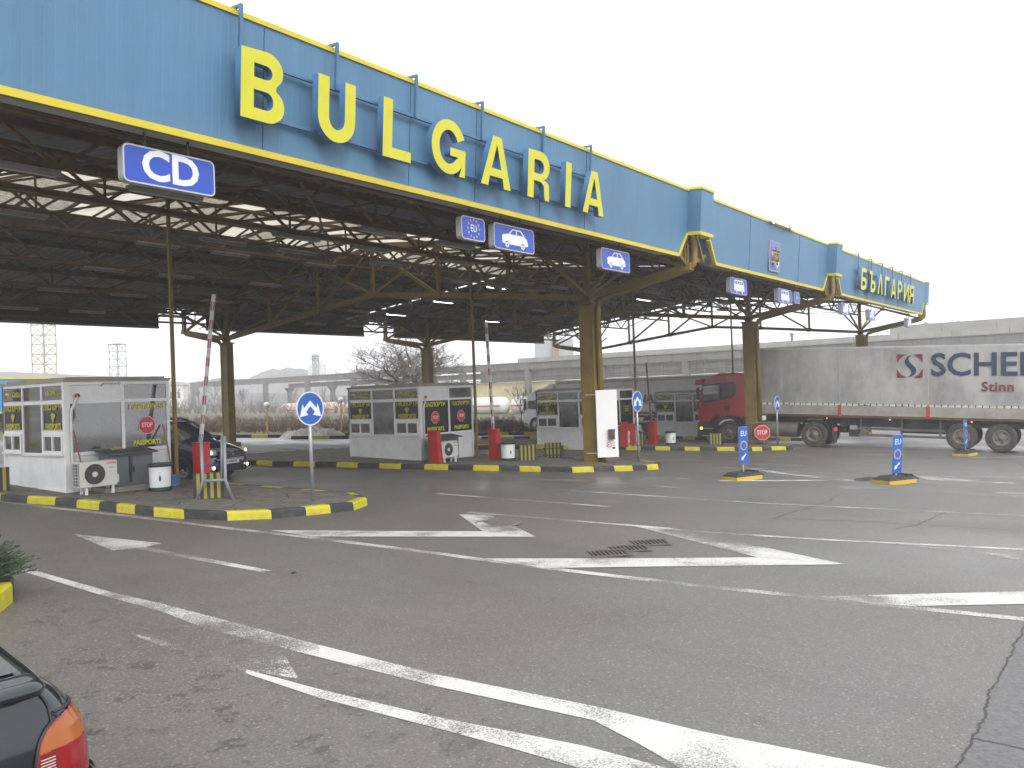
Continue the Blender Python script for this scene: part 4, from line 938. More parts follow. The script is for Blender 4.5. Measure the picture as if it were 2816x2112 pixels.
bz = thing('barrier_boom', 'thin raised barrier boom showing above the red lorry cab roof', 'barrier', G(41.2, 15.2, .15)); b = MB(); tp = onY(1978, 987, 15.2)-Vector(bz.location); b.bar((0, 0, 0), (tp.x*0+.1, 0, tp.z), .06); b.build('boom', mat('boom_dark', (.06, .05, .05), .6), bz)
# grey tube stand
t = thing('tube_stand', 'grey steel H-shaped tube stand in front of the striped block', 'stand', G(8.75, 13.75, .15), R(-45))
b = MB()
for s in (-1, 1): b.tube([(s*.33, 0, -.02), (s*.2, 0, .36), (s*.21, 0, 1.18)], .03, 10)
b.tube([(-.2, 0, .36), (.2, 0, .36)], .028, 10); b.tube([(.13, .02, .36), (.16, .02, 1.16)], .024, 8); b.build('tubes', mat('stand_grey', (.25, .26, .28), .5, metal=.3, var=.15), t, smooth=True)
# broom handles, shovel
t = thing('shovel', 'snow shovel with dented blue blade leaning at the kiosk corner', 'shovel', G(9.50, 16.45, .15), R(-25))
b = MB(); b.grid(lambda u, v: (u*.27, -.05-.10*(1-(2*u) ** 2)*0+.06*(2*u) ** 2, .03+v*.24), np.linspace(-.5, .5, 10), np.linspace(0, 1, 4)); b.build('blade', mat('shovel_blue', (.06, .14, .26), .5, var=.3, scale=7, dirt=(.13, .06, .03), dscale=6, damt=.7), t)
b = MB(); b.tube([(-.03, -.03, .25), (-.06, .22, .8), (-.12, .6, 1.32)], .02, 8); b.build('handle', mat('worn_wood', (.30, .16, .06), .7, var=.3, scale=6), t)
t = thing('broom_handle', 'reddish wooden handle leaning on the near kiosk by the white pipe', 'broom handle', G(7.75, 16.8, .5)); b = MB(); b.tube([(.05, 0, -.0), (-.02, .22, .9)], .016, 8); b.build('handle', mat('red_wood', (.25, .07, .05), .6, var=.3), t)
# round arrow signs
def round_sign(x_, y, hc, label, lean=0.):
    t = thing('round_sign', label, 'road sign', G(x_, y, .15), 0, 'round blue fork arrow signs')
    b = MB(); b.tube([(0, .03, -.02), (lean, .03, hc+.28)], .033, 14); b.build('post', GALV, t, smooth=True)
    F_ = frame((lean, -.0, hc), (1, 0, 0), (0, 0, 1))
    flat('disc', [arc(0, 0, .30, .30, 0, 354, 60)], .012, SIGN_B2, t, F_, side=GALV)
    flat('rim', [arc(0, 0, .312, .312, 0, 354, 60), arc(0, 0, .292, .292, 0, 354, 60)], .018, WHITE, t, F_)
    half = [(0, .145), (.155, -.005), (.195, .07), (.235, -.165), (.02+.0, -.135), (.085, -.085), (0, .01)]
    pts = [(0, .148), (.142, .008), (.172, .085), (.245, -.15), (.055, -.118), (.10, -.058), (0, .045)]
    full = pts+[(-x2, y2) for x2, y2 in pts[::-1][1:-1]]
    flat('arrow', [full], .006, WHITE, t, F_ @ Matrix.Translation((0, 0, .008)))
    return t
round_sign(9.78, 12.17, 1.70, 'large round blue fork arrow sign on the nearest island tip', -.02)
round_sign(21.9, 12.03, 1.82, 'round blue fork arrow sign right of the white board', -.02)
round_sign(33.43, 11.9, 1.72, 'small distant round blue fork arrow sign in front of the lorry tank')
# blue EU guide panels on rubber bases
def eu_panel(px, label, ang, lean=0., bend=0., z0=.36, hh=.95):
    o = gp(*px); t = thing('guide_panel', label, 'guide panel', o, ang, 'blue EU guide panels on the road')
    b = MB(); L, W_ = .5, .27
    b.prism([(-L, -W_), (L-.12, -W_), (L, -W_+.14), (L, W_-.14), (L-.12, W_), (-L, W_), (-L-.0, W_-.0)], 0, .10); b.build('base_edge', mat('base_yellow', (.55, .36, .03), .65, var=.2, dirt=(.2, .14, .05), damt=.5), t)
    b = MB(); b.add([(-L, -W_, .101), (L, -W_, .101), (L, W_, .101), (-L, W_, .101), (-L+.17, -W_+.1, .2), (L-.17, -W_+.1, .2), (L-.17, W_-.1, .2), (-L+.17, W_-.1, .2)], [(0, 1, 5, 4), (1, 2, 6, 5), (2, 3, 7, 6), (3, 0, 4, 7), (4, 5, 6, 7)])
    for k in range(3): b.bb((.12+k*.09, -W_+.06, .15), (.15+k*.09, W_-.06, .215))
    b.bb((-.16, -W_+.05, .12), (0, -W_+.12, .19)); b.build('rubber_base', RUB, t)
    b = MB(); b.tube([(-.0, 0, .15), (lean*.3, 0, z0+.1)], .022, 10); b.build('post', GALV, t)
    PM = Matrix.Translation((0, -.03, z0)) @ Matrix.Shear('XY', 4, (lean, 0)) @ Matrix.Rotation(R(90), 4, 'X') if False else None
    pb = Matrix(((1, 0, 0, 0), (0, 0, -1, -.03), (lean, 0, 0, z0), (0, 0, 0, 1)))
    # plane coordinates: x across, y up (leaning), z towards the viewer
    pb = Matrix(((1, lean, 0, 0), (0, 0, -1, -.03), (0, 1, 0, z0), (0, 0, 0, 1)))
    wd = .15
    flat('panel', [rrect(-wd, 0, wd, hh, .03)], .02, SIGN_B2, t, pb)
    flat('panel_edge', [rrect(-wd-.006, -.006, wd+.006, hh+.006, .034)], .014, GALV, t, pb @ Matrix.Translation((0, 0, -.008)))
    Q = pb @ Matrix.Translation((0, 0, .012))
    text('EU', .19, WHITE, t, Q @ Matrix.Translation((0, hh*.815, 0)), sx=.92, bold=.0)
    flat('stars', [star(.105*math.sin(i*PI/6), hh*.49+.105*math.cos(i*PI/6), .027) for i in range(12)], .004, mat('star_orange', (.75, .42, .14), .5), t, Q)
    flat('arrow', [[(-.09, hh*.09), (.0, hh*.13), (-.02, hh*.15), (.09, hh*.25), (.06, hh*.28), (-.045, hh*.175), (-.075, hh*.195)]], .004, WHITE, t, Q)
    return t
VA = lambda px: math.atan2(-1, 0)
def face_cam(px, k):   # heading so that the panel face makes an angle k with the line of sight
    o = gp(*px); return math.atan2(o.y, o.x)+R(-90)+R(k)
eu_panel(Z7((350, 1131))[0], 'upright blue EU guide panel in front of the ochre column', face_cam(Z7((350, 1131))[0], 45), .02, 0, .40, .93)
eu_panel(Z7((1362, 1156))[0], 'leaning blue EU guide panel nearest the camera on the right', face_cam(Z7((1362, 1156))[0], 48), .10, 0, .25, .91)
eu_panel(Z7((1826, 972))[0], 'thin edge-on blue EU guide panel by the lorry trailer wheels', face_cam(Z7((1826, 972))[0], 70), -.02, 0, .34, .95)
# stop sign on a tube barrier
t = thing('crowd_barrier', 'rusty tube barrier with a STOP sign beside the far front column', 'crowd barrier', G(33.55, 12.75, .15), R(-63))
b = MB()
b.tube([(-.5, 0, 0), (-.5, 0, .85), (-.46, 0, .92), (.66, 0, .92), (.7, 0, .85), (.7, 0, 0)], .02, 8); b.tube([(-.5, 0, .12), (.7, 0, .12)], .015, 6)
for k in range(11): b.tube([(-.4+k*.1, 0, .12), (-.4+k*.1, 0, .92)], .008, 6)
b.tube([(-.5, -.2, 0), (-.5, .2, 0)], .018, 6); b.tube([(.7, -.2, 0), (.7, .2, 0)], .018, 6); b.build('barrier_frame', mat('rusty_tube', (.22, .17, .13), .7, metal=.3, var=.3), t)
oc = [(.31*math.cos(R(22.5+45*i)), .31*math.sin(R(22.5+45*i))) for i in range(8)]
F_ = frame((.12, -.05, .5), (1, 0, 0), (0, 0, 1))
flat('stop_sign_edge', [[(x_*1.07, y*1.07) for x_, y in oc]], .006, WHITE, t, F_); flat('stop_sign', [oc], .008, RED_S, t, F_ @ Matrix.Translation((0, 0, .004))); text('STOP', .25, WHITE, t, F_ @ Matrix.Translation((0, 0, .01)), sx=.68, bold=.02)
# white board strapped to the front column
t = thing('notice_board', 'tall blank white board strapped to the front ochre column', 'board', (20.90, 12.52, gz(21, 13)+.35), R(-52))
b = MB(); b.box((0, 0, .96), (.62, .03, 1.98)); b.build('board', mat('board_white', (.78, .78, .78), .45, var=.03, dirt=(.6, .6, .58), damt=.25), t)
b = MB(); b.bb((.03, -.13, .5), (.2, -.015, .77)); b.bb((.02, -.14, .75), (.21, -.015, .79)); b.build('letter_box', mat('brown_box', (.07, .045, .035), .6, var=.2), t)
b = MB(); b.bb((-.05, -.022, .2), (.21, -.0155, .47)); b.build('notice_sheet', WHITE, t)
flat('notice_symbol', [arc(0, 0, .075, .09, 0, 345, 24), arc(.0, 0, .05, .062, 0, 340, 18), rect(-.025, -.02, .02, .03)], .003, mat('notice_red', (.5, .08, .09), .5), t, frame((.035, -.024, .34), (1, 0, 0), (0, 0, 1)))
b = MB(); b.bb((.13, -.026, .21), (.21, -.0225, .27)); 
for k in range(3): b.bb((.125, -.026, .31+k*.045), (.2, -.0225, .322+k*.045))
b.build('notice_print', BLACK, t)
b = MB(); b.tube([(-.32, 0, 1.82), (-.62, .1, 1.82)], .008, 6); b.tube([(-.32, 0, .1), (-.62, .1, .1)], .008, 6); b.build('straps', WHITE, t)
# ================================================================== vehicles
CHROME = mat('chrome', (.6, .6, .62), .15, metal=1., var=.05)
RIMG = mat('dirty_rim', (.17, .155, .13), .6, metal=.3, var=.3, scale=6, dirt=(.08, .07, .055), damt=.6)
BLKP = mat('black_plastic', (.022, .022, .023), .55, var=.3, dirt=(.08, .07, .06), dscale=2, damt=.5)
CHAS = mat('grimy_chassis', (.03, .028, .027), .75, var=.35, dirt=(.07, .06, .05), damt=.6)
def wheel(t, c, r, w_, name='wheel', hub=.58, lug=10, rim=RIMG, ax=(-1, 0, 0), dish=.06):
    # thing > wheel > rim; outer face towards ax
    ax = Vector(ax); c = Vector(c)
    b = MB(); b.lathe([(r*hub, 0), (r*.70, .012), (r*.90, .02), (r*.97, -.01), (r, -.05), (r, -w_+.05), (r*.96, -w_), (r*.4, -w_)], c, ax, 40)
    for k in range(44):
        a = 2*PI*k/44; u = ax.orthogonal().normalized(); v = ax.cross(u); d = u*math.cos(a)+v*math.sin(a); b.bar(c+d*(r+.003)-ax*.03, c+d*(r+.003)-ax*(w_-.03), r*.07, .012)
    o = b.build('wheel', TYRE, t, smooth=False)
    b = MB(); b.lathe([(r*hub+.004, -.004), (r*hub-.015, .012), (r*hub-.05, -.01), (r*hub*.78, -dish), (r*hub*.5, -dish*.55), (r*.2, -dish*.3), (r*.17, .01), (r*.10, .03), (.0, .032)], c, ax, 36); rm = b.build('rim', rim, o, smooth=True)
    b = MB(); u = ax.orthogonal().normalized(); v = ax.cross(u)
    for k in range(lug): a = 2*PI*k/lug; p = c+(u*math.cos(a)+v*math.sin(a))*r*hub*.42-ax*dish*.5; b.cyl(p, p+ax*.03, r*.03, n=6)
    for k in range(lug//2): a = 2*PI*(k+.5)/(lug//2); p = c+(u*math.cos(a)+v*math.sin(a))*r*hub*.68-ax*(dish*.8-.012); b.cyl(p, p+ax*.006, r*.06, n=10, m=1)
    b.build('rim_bolts', [rim, BLACK], o); return o
# ---- red lorry with grey tarpaulin trailer
O_ = gp(*Z7((815, 918))[0]); d_ = Vector(RM.T @ np.array([(-1858-CX)/F, (1043-CY)/F, 1.])).normalized(); s_ = d_.cross(Vector((0, 0, 1))).normalized(); u_ = s_.cross(d_)
M = Matrix.Identity(4)
for i in range(3): M[i][0] = s_[i]; M[i][1] = d_[i]; M[i][2] = u_[i]; M[i][3] = O_[i]
tk = thing('articulated_lorry', 'red lorry cab with a long dirty grey tarpaulin trailer', 'lorry', M=M)
CABR = mat('cab_red', (.31, .022, .02), .35, var=.1, coat=.3, dirt=(.2, .03, .028), dscale=1.2, damt=.4)
b = MB(); prof = [(5.18, .95), (5.2, 1.35), (5.17, 1.85), (5.02, 2.62), (4.98, 2.72), (4.85, 2.88), (4.62, 3.04), (4.2, 3.16), (3.6, 3.2), (2.95, 3.18), (2.95, 1.2), (3.1, 1.18), (3.3, 1.2), (4.35, 1.2), (4.6, .95)]
def cabsec(x_):      # tumblehome: the upper part leans in a little
    return lambda y, z: (x_ if z < 1.9 else x_+(z-1.9)*.07*(1 if x_ < 1 else -1))
k = len(prof); vs = [(.06+(max(0, z-1.9))*.06, y, z) for y, z in prof]+[(2.34-(max(0, z-1.9))*.06, y, z) for y, z in prof]
b.add(vs, [tuple(range(k)), tuple(range(k, 2*k))[::-1]]+[(i, i+k, (i+1) % k+k, (i+1) % k) for i in range(k)]); b.build('cab', CABR, tk, bevel=.05, seg=3)
b = MB(); b.add([(.02, 4.98, 2.68), (2.38, 4.98, 2.68), (2.38, 5.34, 2.62), (.02, 5.34, 2.62), (.02, 4.96, 2.92), (2.38, 4.96, 2.92), (2.38, 5.32, 2.86), (.02, 5.32, 2.86)], [(0, 1, 2, 3), (4, 5, 6, 7), (0, 1, 5, 4), (1, 2, 6, 5), (2, 3, 7, 6), (3, 0, 4, 7)]); b.build('sun_visor', CABR, tk, bevel=.04)
def side(pts, x0=.0, th=.012):      # outline on the near flank: (forward, height)
    return frame((x0, 0, 0), (0, -1, 0), (0, 0, 1)), [(-y, z) for y, z in pts]
def flank(name, loops, m, par, x0, th=.012):
    F_, _ = side(loops[0], x0); return flat(name, [[(-y, z) for y, z in lp] for lp in loops], th, m, par, F_)
SHX = Matrix(((1, 0, .06, -.06*1.9), (0, 1, 0, 0), (0, 0, 1, 0), (0, 0, 0, 1)))
def flank2(name, loops, m, par, x0, th=.012):
    o = flank(name, loops, m, par, x0, th)
    for v in o.data.vertices: v.co.x += max(0, v.co.z-1.9)*.06
    return o
flank2('side_window', [[(4.98, 2.60), (4.93, 1.88), (4.3, 1.98), (4.18, 2.01), (4.18, 2.62)]], mat('cab_glass', (.10, .115, .12), .05, var=.4, scale=2.2, spec=.8), tk, .05)
flank2('rear_side_window', [[(4.12, 2.66), (4.12, 2.05), (3.7, 2.12)]+arc(3.6, 2.25, .13, .13, -60, 0, 4)[::-1][:0]+[(3.55, 2.16), (3.46, 2.28), (3.46, 2.62), (3.52, 2.72), (3.6, 2.74), (4.0, 2.72)]], mat('black_side_panel', (.012, .012, .014), .2, var=.2), tk, .05)
flank2('window_frame', [[(5.03, 2.66), (4.97, 1.80), (4.3, 1.92), (3.6, 2.07), (3.42, 2.22), (3.42, 2.68), (3.5, 2.78), (4.2, 2.73)]], BLKP, tk, .062, .01)
flank('door_seam', [[(4.98, 1.82), (4.965, 1.82), (4.9, 1.25), (4.915, 1.25)], [(3.72, 2.05), (3.71, 2.05), (3.70, 1.22), (3.71, 1.22)]], BLACK, tk, .056)
flank('door_handle', [[(3.98, 1.68), (3.72, 1.70), (3.70, 1.55), (3.76, 1.50), (3.93, 1.52)]], BLKP, tk, .05, .03)
flank('body_crease', [[(4.95, 1.74), (3.7, 1.84), (3.7, 1.81), (4.95, 1.71)]], mat('cab_red_dark', (.16, .015, .015), .4), tk, .054)
b = MB(); b.bb((.06, 5.0, .2), (2.34, 5.24, .97)); b.bb((.06, 4.3, .3), (.3, 5.05, .95)); b.build('bumper', BLKP, tk, bevel=.05)
b = MB(); b.add([(.25, 5.2, 1.0), (2.15, 5.2, 1.0), (2.15, 5.2, 1.7), (.25, 5.2, 1.7)], [(0, 1, 2, 3)]); b.bb((.22, 5.19, 1.0), (2.18, 5.215, 1.75)); b.build('grille', BLKP, tk)
b = MB(); b.add([(.2, 5.19, 1.9), (2.2, 5.19, 1.9), (2.13, 5.06, 2.62), (.27, 5.06, 2.62)], [(0, 1, 2, 3)]); b.build('windscreen', GLASS, tk)
b = MB(); b.bb((.1, 5.16, .5), (.5, 5.26, .72)); b.build('headlight', mat('lamp_glass', (.4, .4, .4), .1), tk)
b = MB(); b.lathe([(.001, .05), (.05, .045), (.065, 0)], (.06, 5.03, .64), (-1, .3, 0), n=14); b.build('indicator', mat('amber_lit', (1, .35, .05), .3, emit=3.5), tk)
b = MB(); b.bar((.0, 5.12, 2.35), (-.06, 5.24, 2.45), .03); b.bb((-.14, 5.12, 1.95), (.04, 5.2, 2.5)); b.build('mirror', BLKP, tk, bevel=.03)
b = MB()
for z in (.28, .62): b.bb((.04, 4.3, z), (.2, 5.0, z+.05), 1)
b.bb((.1, 4.28, .25), (.3, 5.0, .95)); b.build('steps', [BLKP, GALV], tk)
b = MB()
for i in range(13):
    a0, a1 = R(-8+i*15), R(-8+(i+1)*15)
    b.add([(.02, 3.72+.74*math.cos(a0), .5+.74*math.sin(a0)), (.02, 3.72+.74*math.cos(a1), .5+.74*math.sin(a1)), (.6, 3.72+.74*math.cos(a1), .5+.74*math.sin(a1)), (.6, 3.72+.74*math.cos(a0), .5+.74*math.sin(a0)),
           (.02, 3.72+.60*math.cos(a0), .5+.60*math.sin(a0)), (.02, 3.72+.60*math.cos(a1), .5+.60*math.sin(a1))], [(0, 1, 2, 3), (0, 4, 5, 1)])
b.bb((.03, 2.95, .75), (.5, 3.05, 1.22)); b.build('wheel_arch', BLKP, tk)
for y, h in ((3.72, .48), (0, .55)): wheel(tk, (.03, y, h), .545, .3)
for y in (3.72, 0): wheel(tk, (2.37, y, .52), .545, .3, ax=(1, 0, 0))
for y in (-5.54, -6.87, -8.2):
    wheel(tk, (.05, y, .67), .535, .34, hub=.56, dish=.02); wheel(tk, (2.35, y, .67), .535, .34, hub=.56, ax=(1, 0, 0))
b = MB(); b.bb((.75, -1.2, .62), (.95, 3.4, .88)); b.bb((1.45, -1.2, .62), (1.65, 3.4, .88)); b.bb((.55, -11.2, 1.0), (.8, 2.2, 1.28)); b.bb((1.6, -11.2, 1.0), (1.85, 2.2, 1.28))
for y in (-5.54, -6.87, -8.2): b.cyl((.2, y, .66), (2.2, y, .66), .09, n=10); b.bb((.9, y-.3, .8), (1.5, y+.3, 1.0))
b.cyl((.2, 0, .55), (2.2, 0, .55), .1, n=10); b.bb((.9, -.6, .88), (1.5, .5, 1.05)); b.build('chassis', CHAS, tk)
b = MB(); b.cyl((.42, .72, .72), (.42, 2.75, .72), .34, n=22); b.build('fuel_tank', mat('dirty_aluminium', (.24, .21, .18), .55, metal=.5, var=.25, dirt=(.12, .10, .08), damt=.6), tk)
b = MB()
for i in range(10):
    a0, a1 = R(10+i*16), R(10+(i+1)*16)
    b.add([(.03, .68*math.cos(a0), .55+.64*math.sin(a0)), (.03, .68*math.cos(a1), .55+.64*math.sin(a1)), (.62, .68*math.cos(a1), .55+.64*math.sin(a1)), (.62, .68*math.cos(a0), .55+.64*math.sin(a0))], [(0, 1, 2, 3)])
b.bb((.05, -.82, .2), (.6, -.72, .95)); b.build('mudguard', BLKP, tk)
b = MB(); b.bb((.05, -.9, .72), (.3, -.82, .86)); b.build('tail_lamp', mat('tail_lit', (.6, .04, .03), .3, emit=.45), tk)
b = MB(); b.bb((.1, -.32, 1.17), (.6, .3, 1.2)); b.build('deck_plate', mat('pale_plate', (.45, .43, .4), .6, var=.4, scale=9), tk)
# trailer body
TARP = streak_mat('dirty_grey_tarpaulin', (.35, .34, .322), (.12, .11, .1), .8, .55, (.7, .7, .3), 1.0, .22, lo_=.44, hi=.78)
def tarpf(a, h):
    y = 2.45-a*13.6; z = 1.86+h*2.35
    bow = .018*math.sin(PI*h)*math.sin(PI*((y+1.05) % 3.33)/3.33)
    wr = .010*mnoise.noise(Vector((y*1.1, z*.5, 3)))+.012*mnoise.noise(Vector((y*2.6+z*1.4, z*.7, 1)))*(1-h)+.006*mnoise.noise(Vector((y*7+z*5, z*2, 8)))
    dia = .010*max(0, math.sin((y*2.2+z*1.6)*2.2))*max(0, 1-h*1.6)*(1 if y > -1 else .3)
    return (-.02-bow-wr-dia, y, z)
b = MB(); b.grid(tarpf, np.linspace(0, 1, 170), np.linspace(0, 1, 30)); b.build('tarpaulin_side', TARP, tk, smooth=True)
b = MB(); b.bb((.02, -11.15, 1.9), (2.43, 2.44, 4.2)); b.build('tarpaulin_body', TARP, tk)
b = MB(); b.bb((-.025, -11.15, 4.17), (2.45, 2.46, 4.235)); b.build('roof_rail', mat('rail_pale', (.42, .41, .39), .6, var=.2), tk)
b = MB(); b.bb((-.02, 2.36, 1.36), (.04, 2.46, 4.2)); b.build('corner_post', mat('post_grey', (.33, .32, .3), .6, var=.3), tk)
SBD = mat('dropside_grey', (.30, .28, .255), .6, var=.15, dirt=(.14, .12, .10), dscale=1.5, damt=.6)
for a, c in ((2.36, -.99), (-1.12, -4.32), (-4.45, -7.7), (-7.83, -11.15)):
    b = MB(); b.bb((-.015, c, 1.40), (.03, a, 1.80)); b.bb((-.022, c, 1.585), (.0, a, 1.60)); b.build('dropside', SBD, tk)
for y in (-1.055, -4.385, -7.765): b = MB(); b.bb((-.03, y-.065, 1.36), (.03, y+.065, 1.83)); b.build('side_post', mat('post_red', (.36, .04, .035), .5, var=.2, dirt=(.15, .05, .04), damt=.5), tk)
b = MB(); b.bb((-.02, -11.15, 1.30), (2.43, 2.4, 1.385)); b.build('floor_rail', mat('rail_dull_red', (.10, .03, .028), .6, var=.3, dirt=(.05, .045, .04), damt=.6), tk)
b = MB()
y = 2.3
while y > -11: b.bb((-.035, y-.07, 1.825), (-.02, y+.07, 1.885), 0); b.bb((-.034, y-.12, 1.80), (-.018, y-.09, 1.90), 1); y -= .235
b.build('curtain_straps', [mat('strap_pale', (.5, .49, .47), .6, var=.3, scale=5), BLACK], tk)
b = MB(); y = 2.4
for i in range(20): b.bb((-.035, 2.34, 1.95+i*.112), (-.022, 2.40, 1.99+i*.112))
b.build('lacing', BLACK, tk)
b = MB()
for y in (1.35, .1, -1.05, -2.7, -4.4, -6.0): b.bar((-.027, y, 1.9), (-.032, y+.02, 4.15), .03, .008)
b.build('tarpaulin_seams', mat('seam_grey', (.36, .35, .335), .6, var=.3), tk)
NAVY = mat('tarp_navy', (.012, .028, .065), .55, var=.25, scale=5); MAR = mat('tarp_maroon', (.15, .012, .022), .55, var=.2, scale=5)
FT = lambda y, z: frame((-.062, y, z), (0, -1, 0), (0, 0, 1))
sq = 0.93
def corner(sx, sy): 
    c = [(sx*sq/2, sy*sq/2)]; a0 = {(1, 1): (40, 50), (-1, 1): (130, 140), (-1, -1): (220, 230), (1, -1): (310, 320)}
    base = {(1, 1): 0, (-1, 1): 90, (-1, -1): 180, (1, -1): 270}[(sx, sy)]
    ar = [(x_, y) for x_, y in arc(0, 0, sq*.5, sq*.5, base+18, base+72, 10)]
    e1 = (sx*sq/2, ar[0][1]) if abs(ar[0][0]) > abs(ar[0][1]) else (ar[0][0], sy*sq/2); e2 = (sx*sq/2, ar[-1][1]) if abs(ar[-1][0]) > abs(ar[-1][1]) else (ar[-1][0], sy*sq/2)
    return [e1]+ar+[e2]+c
for sx, sy in ((1, 1), (-1, 1), (-1, -1), (1, -1)): flat('logo_corner', [corner(sx, sy)], .003, MAR, tk, FT(-3.735, 3.43))
L1 = [(.06, .43), (-.08, .37), (-.17, .25), (-.17, .12), (-.08, -.02), (.04, -.15), (.06, -.27), (.0, -.38), (-.08, -.44), (.06, -.41), (.19, -.32), (.24, -.2), (.2, -.08), (.08, .06), (-.03, .2), (-.05, .32)]
def smooth_loop(p, n=4):
    out = []; k = len(p)
    for i in range(k):
        a, b_, c, e = [Vector(p[(i+j-1) % k]) for j in range(4)]
        for j in range(n):
            t_ = j/n; out.append(tuple(.5*((2*b_)+(c-a)*t_+(2*a-5*b_+4*c-e)*t_*t_+(3*b_-a-3*c+e)*t_**3)))
    return out
flat('logo_swirl', [smooth_loop(L1)], .003, NAVY, tk, FT(-3.735, 3.43))
text('SCHEN', 1.23, NAVY, tk, FT(-4.47, 3.43), name='tarpaulin_lettering', bold=.018, sx=1.0, align='LEFT')
text('Stinn', .50, MAR, tk, FT(-6.22, 2.60), name='tarpaulin_lettering', bold=.02, align='LEFT', space=1.08)
b = MB()
for z in (.86, .60): b.bb((.1, -5.0, z-.05), (.14, -1.75, z+.05))
for y in (-1.85, -3.4, -4.8): b.bb((.15, y-.04, .55), (.2, y+.04, 1.3))
b.build('side_guard', mat('guard_grey', (.085, .085, .085), .6, var=.25), tk)
b = MB(); b.bb((.3, -4.95, .92), (2.1, -1.0, 1.3)); b.bb((.6, -4.9, .7), (1.9, -3.3, 1.0)); b.bb((.25, -11, 1.02), (2.15, -4.95, 1.3)); b.bb((.3, -1.75, .5), (.6, -1.35, 1.0)); b.build('pallet_box_shade_fill', CHAS, tk)  # pallet box, plus dark boxes added to deepen the shade under the trailer
b = MB(); b.bb((.28, -1.7, .8), (.3, -1.4, .98)); b.build('hazard_plate', mat('plate_grey', (.4, .4, .38), .6), tk)
for y in (-.55, -3.0, -5.9): b = MB(); b.bb((-.03, y-.03, 1.24), (-.015, y+.03, 1.275)); b.build('marker_lamp', mat('amber_dim', (1, .35, .06), .4, emit=1.2), tk)
# ---- white lorry behind the kiosks
sw = 1.052; p0 = Vector((42.0, 30.4, -.81))
M = Matrix.Translation(p0) @ Matrix.Diagonal((sw, sw, sw, 1))
wt = thing('box_lorry', 'white lorry with a pale box trailer behind the kiosks', 'lorry', M=M)
WPT = mat('truck_white', (.80, .81, .82), .35, var=.05, dirt=(.45, .44, .42), damt=.25); BOXW = mat('box_trailer_grey_white', (.80, .78, .74), .45, var=.06, dirt=(.33, .32, .3), damt=.3)
prof = [(.82, .25), (.84, .9), (.78, 1.4), (.6, 2.0), (.42, 2.42), (.2, 2.52), (-1.25, 2.55), (-1.25, .55), (-.62, .55), (-.5, .35)]
prof = [(.82, .12), (.84, .9), (.78, 1.35), (.62, 1.95), (.46, 2.36), (.25, 2.5), (-1.25, 2.52), (-1.25, .6), (-.55, .6), (-.5, .2), (.45, .2), (.5, .12)]
b = MB(); k = len(prof); vs = [(0, y, z) for y, z in prof]+[(2.3, y, z) for y, z in prof]
b.add(vs, [tuple(range(k)), tuple(range(k, 2*k))[::-1]]+[(i, i+k, (i+1) % k+k, (i+1) % k) for i in range(k)]); b.build('cab', WPT, wt, bevel=.04)
b = MB(); b.add([(.15, -.2, 2.5), (2.15, -.2, 2.5), (2.15, -1.2, 2.5), (.15, -1.2, 2.5), (.25, -1.0, 2.95), (2.05, -1.0, 2.95), (2.05, -1.2, 2.95), (.25, -1.2, 2.95)], [(0, 1, 5, 4), (1, 2, 6, 5), (2, 3, 7, 6), (3, 0, 4, 7), (4, 5, 6, 7)]); b.build('wind_deflector', WPT, wt)
flank('side_window', [[(.48, 1.98), (.52, 1.5), (.0, 1.45), (-.3, 1.55), (-.3, 2.0)]], GLASS, wt, -.003)
b = MB(); b.add([(.12, .80, 1.42), (2.2, .80, 1.42), (2.15, .63, 1.98), (.18, .63, 1.98)], [(0, 1, 2, 3)]); b.build('windscreen', GLASS, wt)
b = MB(); b.bb((-.12, .66, 1.45), (.02, .74, 2.05)); b.bb((-.05, .6, 2.05), (.02, .85, 2.1)); b.build('mirror', BLACK, wt)
b = MB(); b.bb((-.003, -.4, 1.2), (.0, -.25, 1.27)); b.build('door_handle', BLACK, wt)
b = MB()
for z in (.3, .55): b.bb((-.015, .5, z), (.05, .8, z+.08))
b.build('steps', mat('step_grey', (.3, .3, .3), .5), wt)
b = MB()
for i in range(10):
    a0, a1 = R(i*18), R((i+1)*18)
    b.add([(-.02, .66*math.cos(a0)-.05, .5+.66*math.sin(a0)), (-.02, .66*math.cos(a1)-.05, .5+.66*math.sin(a1)), (-.02, .5*math.cos(a1)-.05, .5+.5*math.sin(a1)), (-.02, .5*math.cos(a0)-.05, .5+.5*math.sin(a0))], [(0, 1, 2, 3)])
b.build('wheel_arch', WPT, wt)
b = MB(); b.bb((.02, -13.5, .68), (2.35, -1.56, 3.05)); b.build('box_body', BOXW, wt); b = MB(); b.bb((.0, -13.5, 2.9), (.02, -1.56, 3.07)); b.bb((.0, -13.5, .64), (.02, -1.56, .74)); b.build('box_rails', mat('box_rail', (.5, .5, .49), .4), wt)
b = MB(); b.bb((.003, -13.5, 1.10), (.018, -1.56, 1.22)); b.build('blue_stripe', mat('stripe_navy', (.05, .05, .16), .5), wt)
b = MB(); b.bb((.003, -13.5, .92), (.018, -1.56, 1.05)); b.build('red_stripe', mat('stripe_red', (.33, .04, .07), .5), wt)
text('ONA', .62, mat('logo_blue', (.03, .11, .24), .5), wt, frame((.0, -6.35, 1.92), (0, -1, 0), (.0, -.28, 1)), bold=.03, align='LEFT', sx=1.15)
b = MB(); b.tube([(.0, -6.3, 1.55), (.0, -7.2, 1.66), (.0, -8.0, 1.72), (.0, -9.0, 1.7)], .02, 6); b.build('logo_underline', mat('stripe_red'), wt)
wheel(wt, (-.02, -.05, .5), .5, .3, rim=GALV)
for y in (-2.6, -7.6, -8.8): wheel(wt, (.02, y, .5), .5, .3)
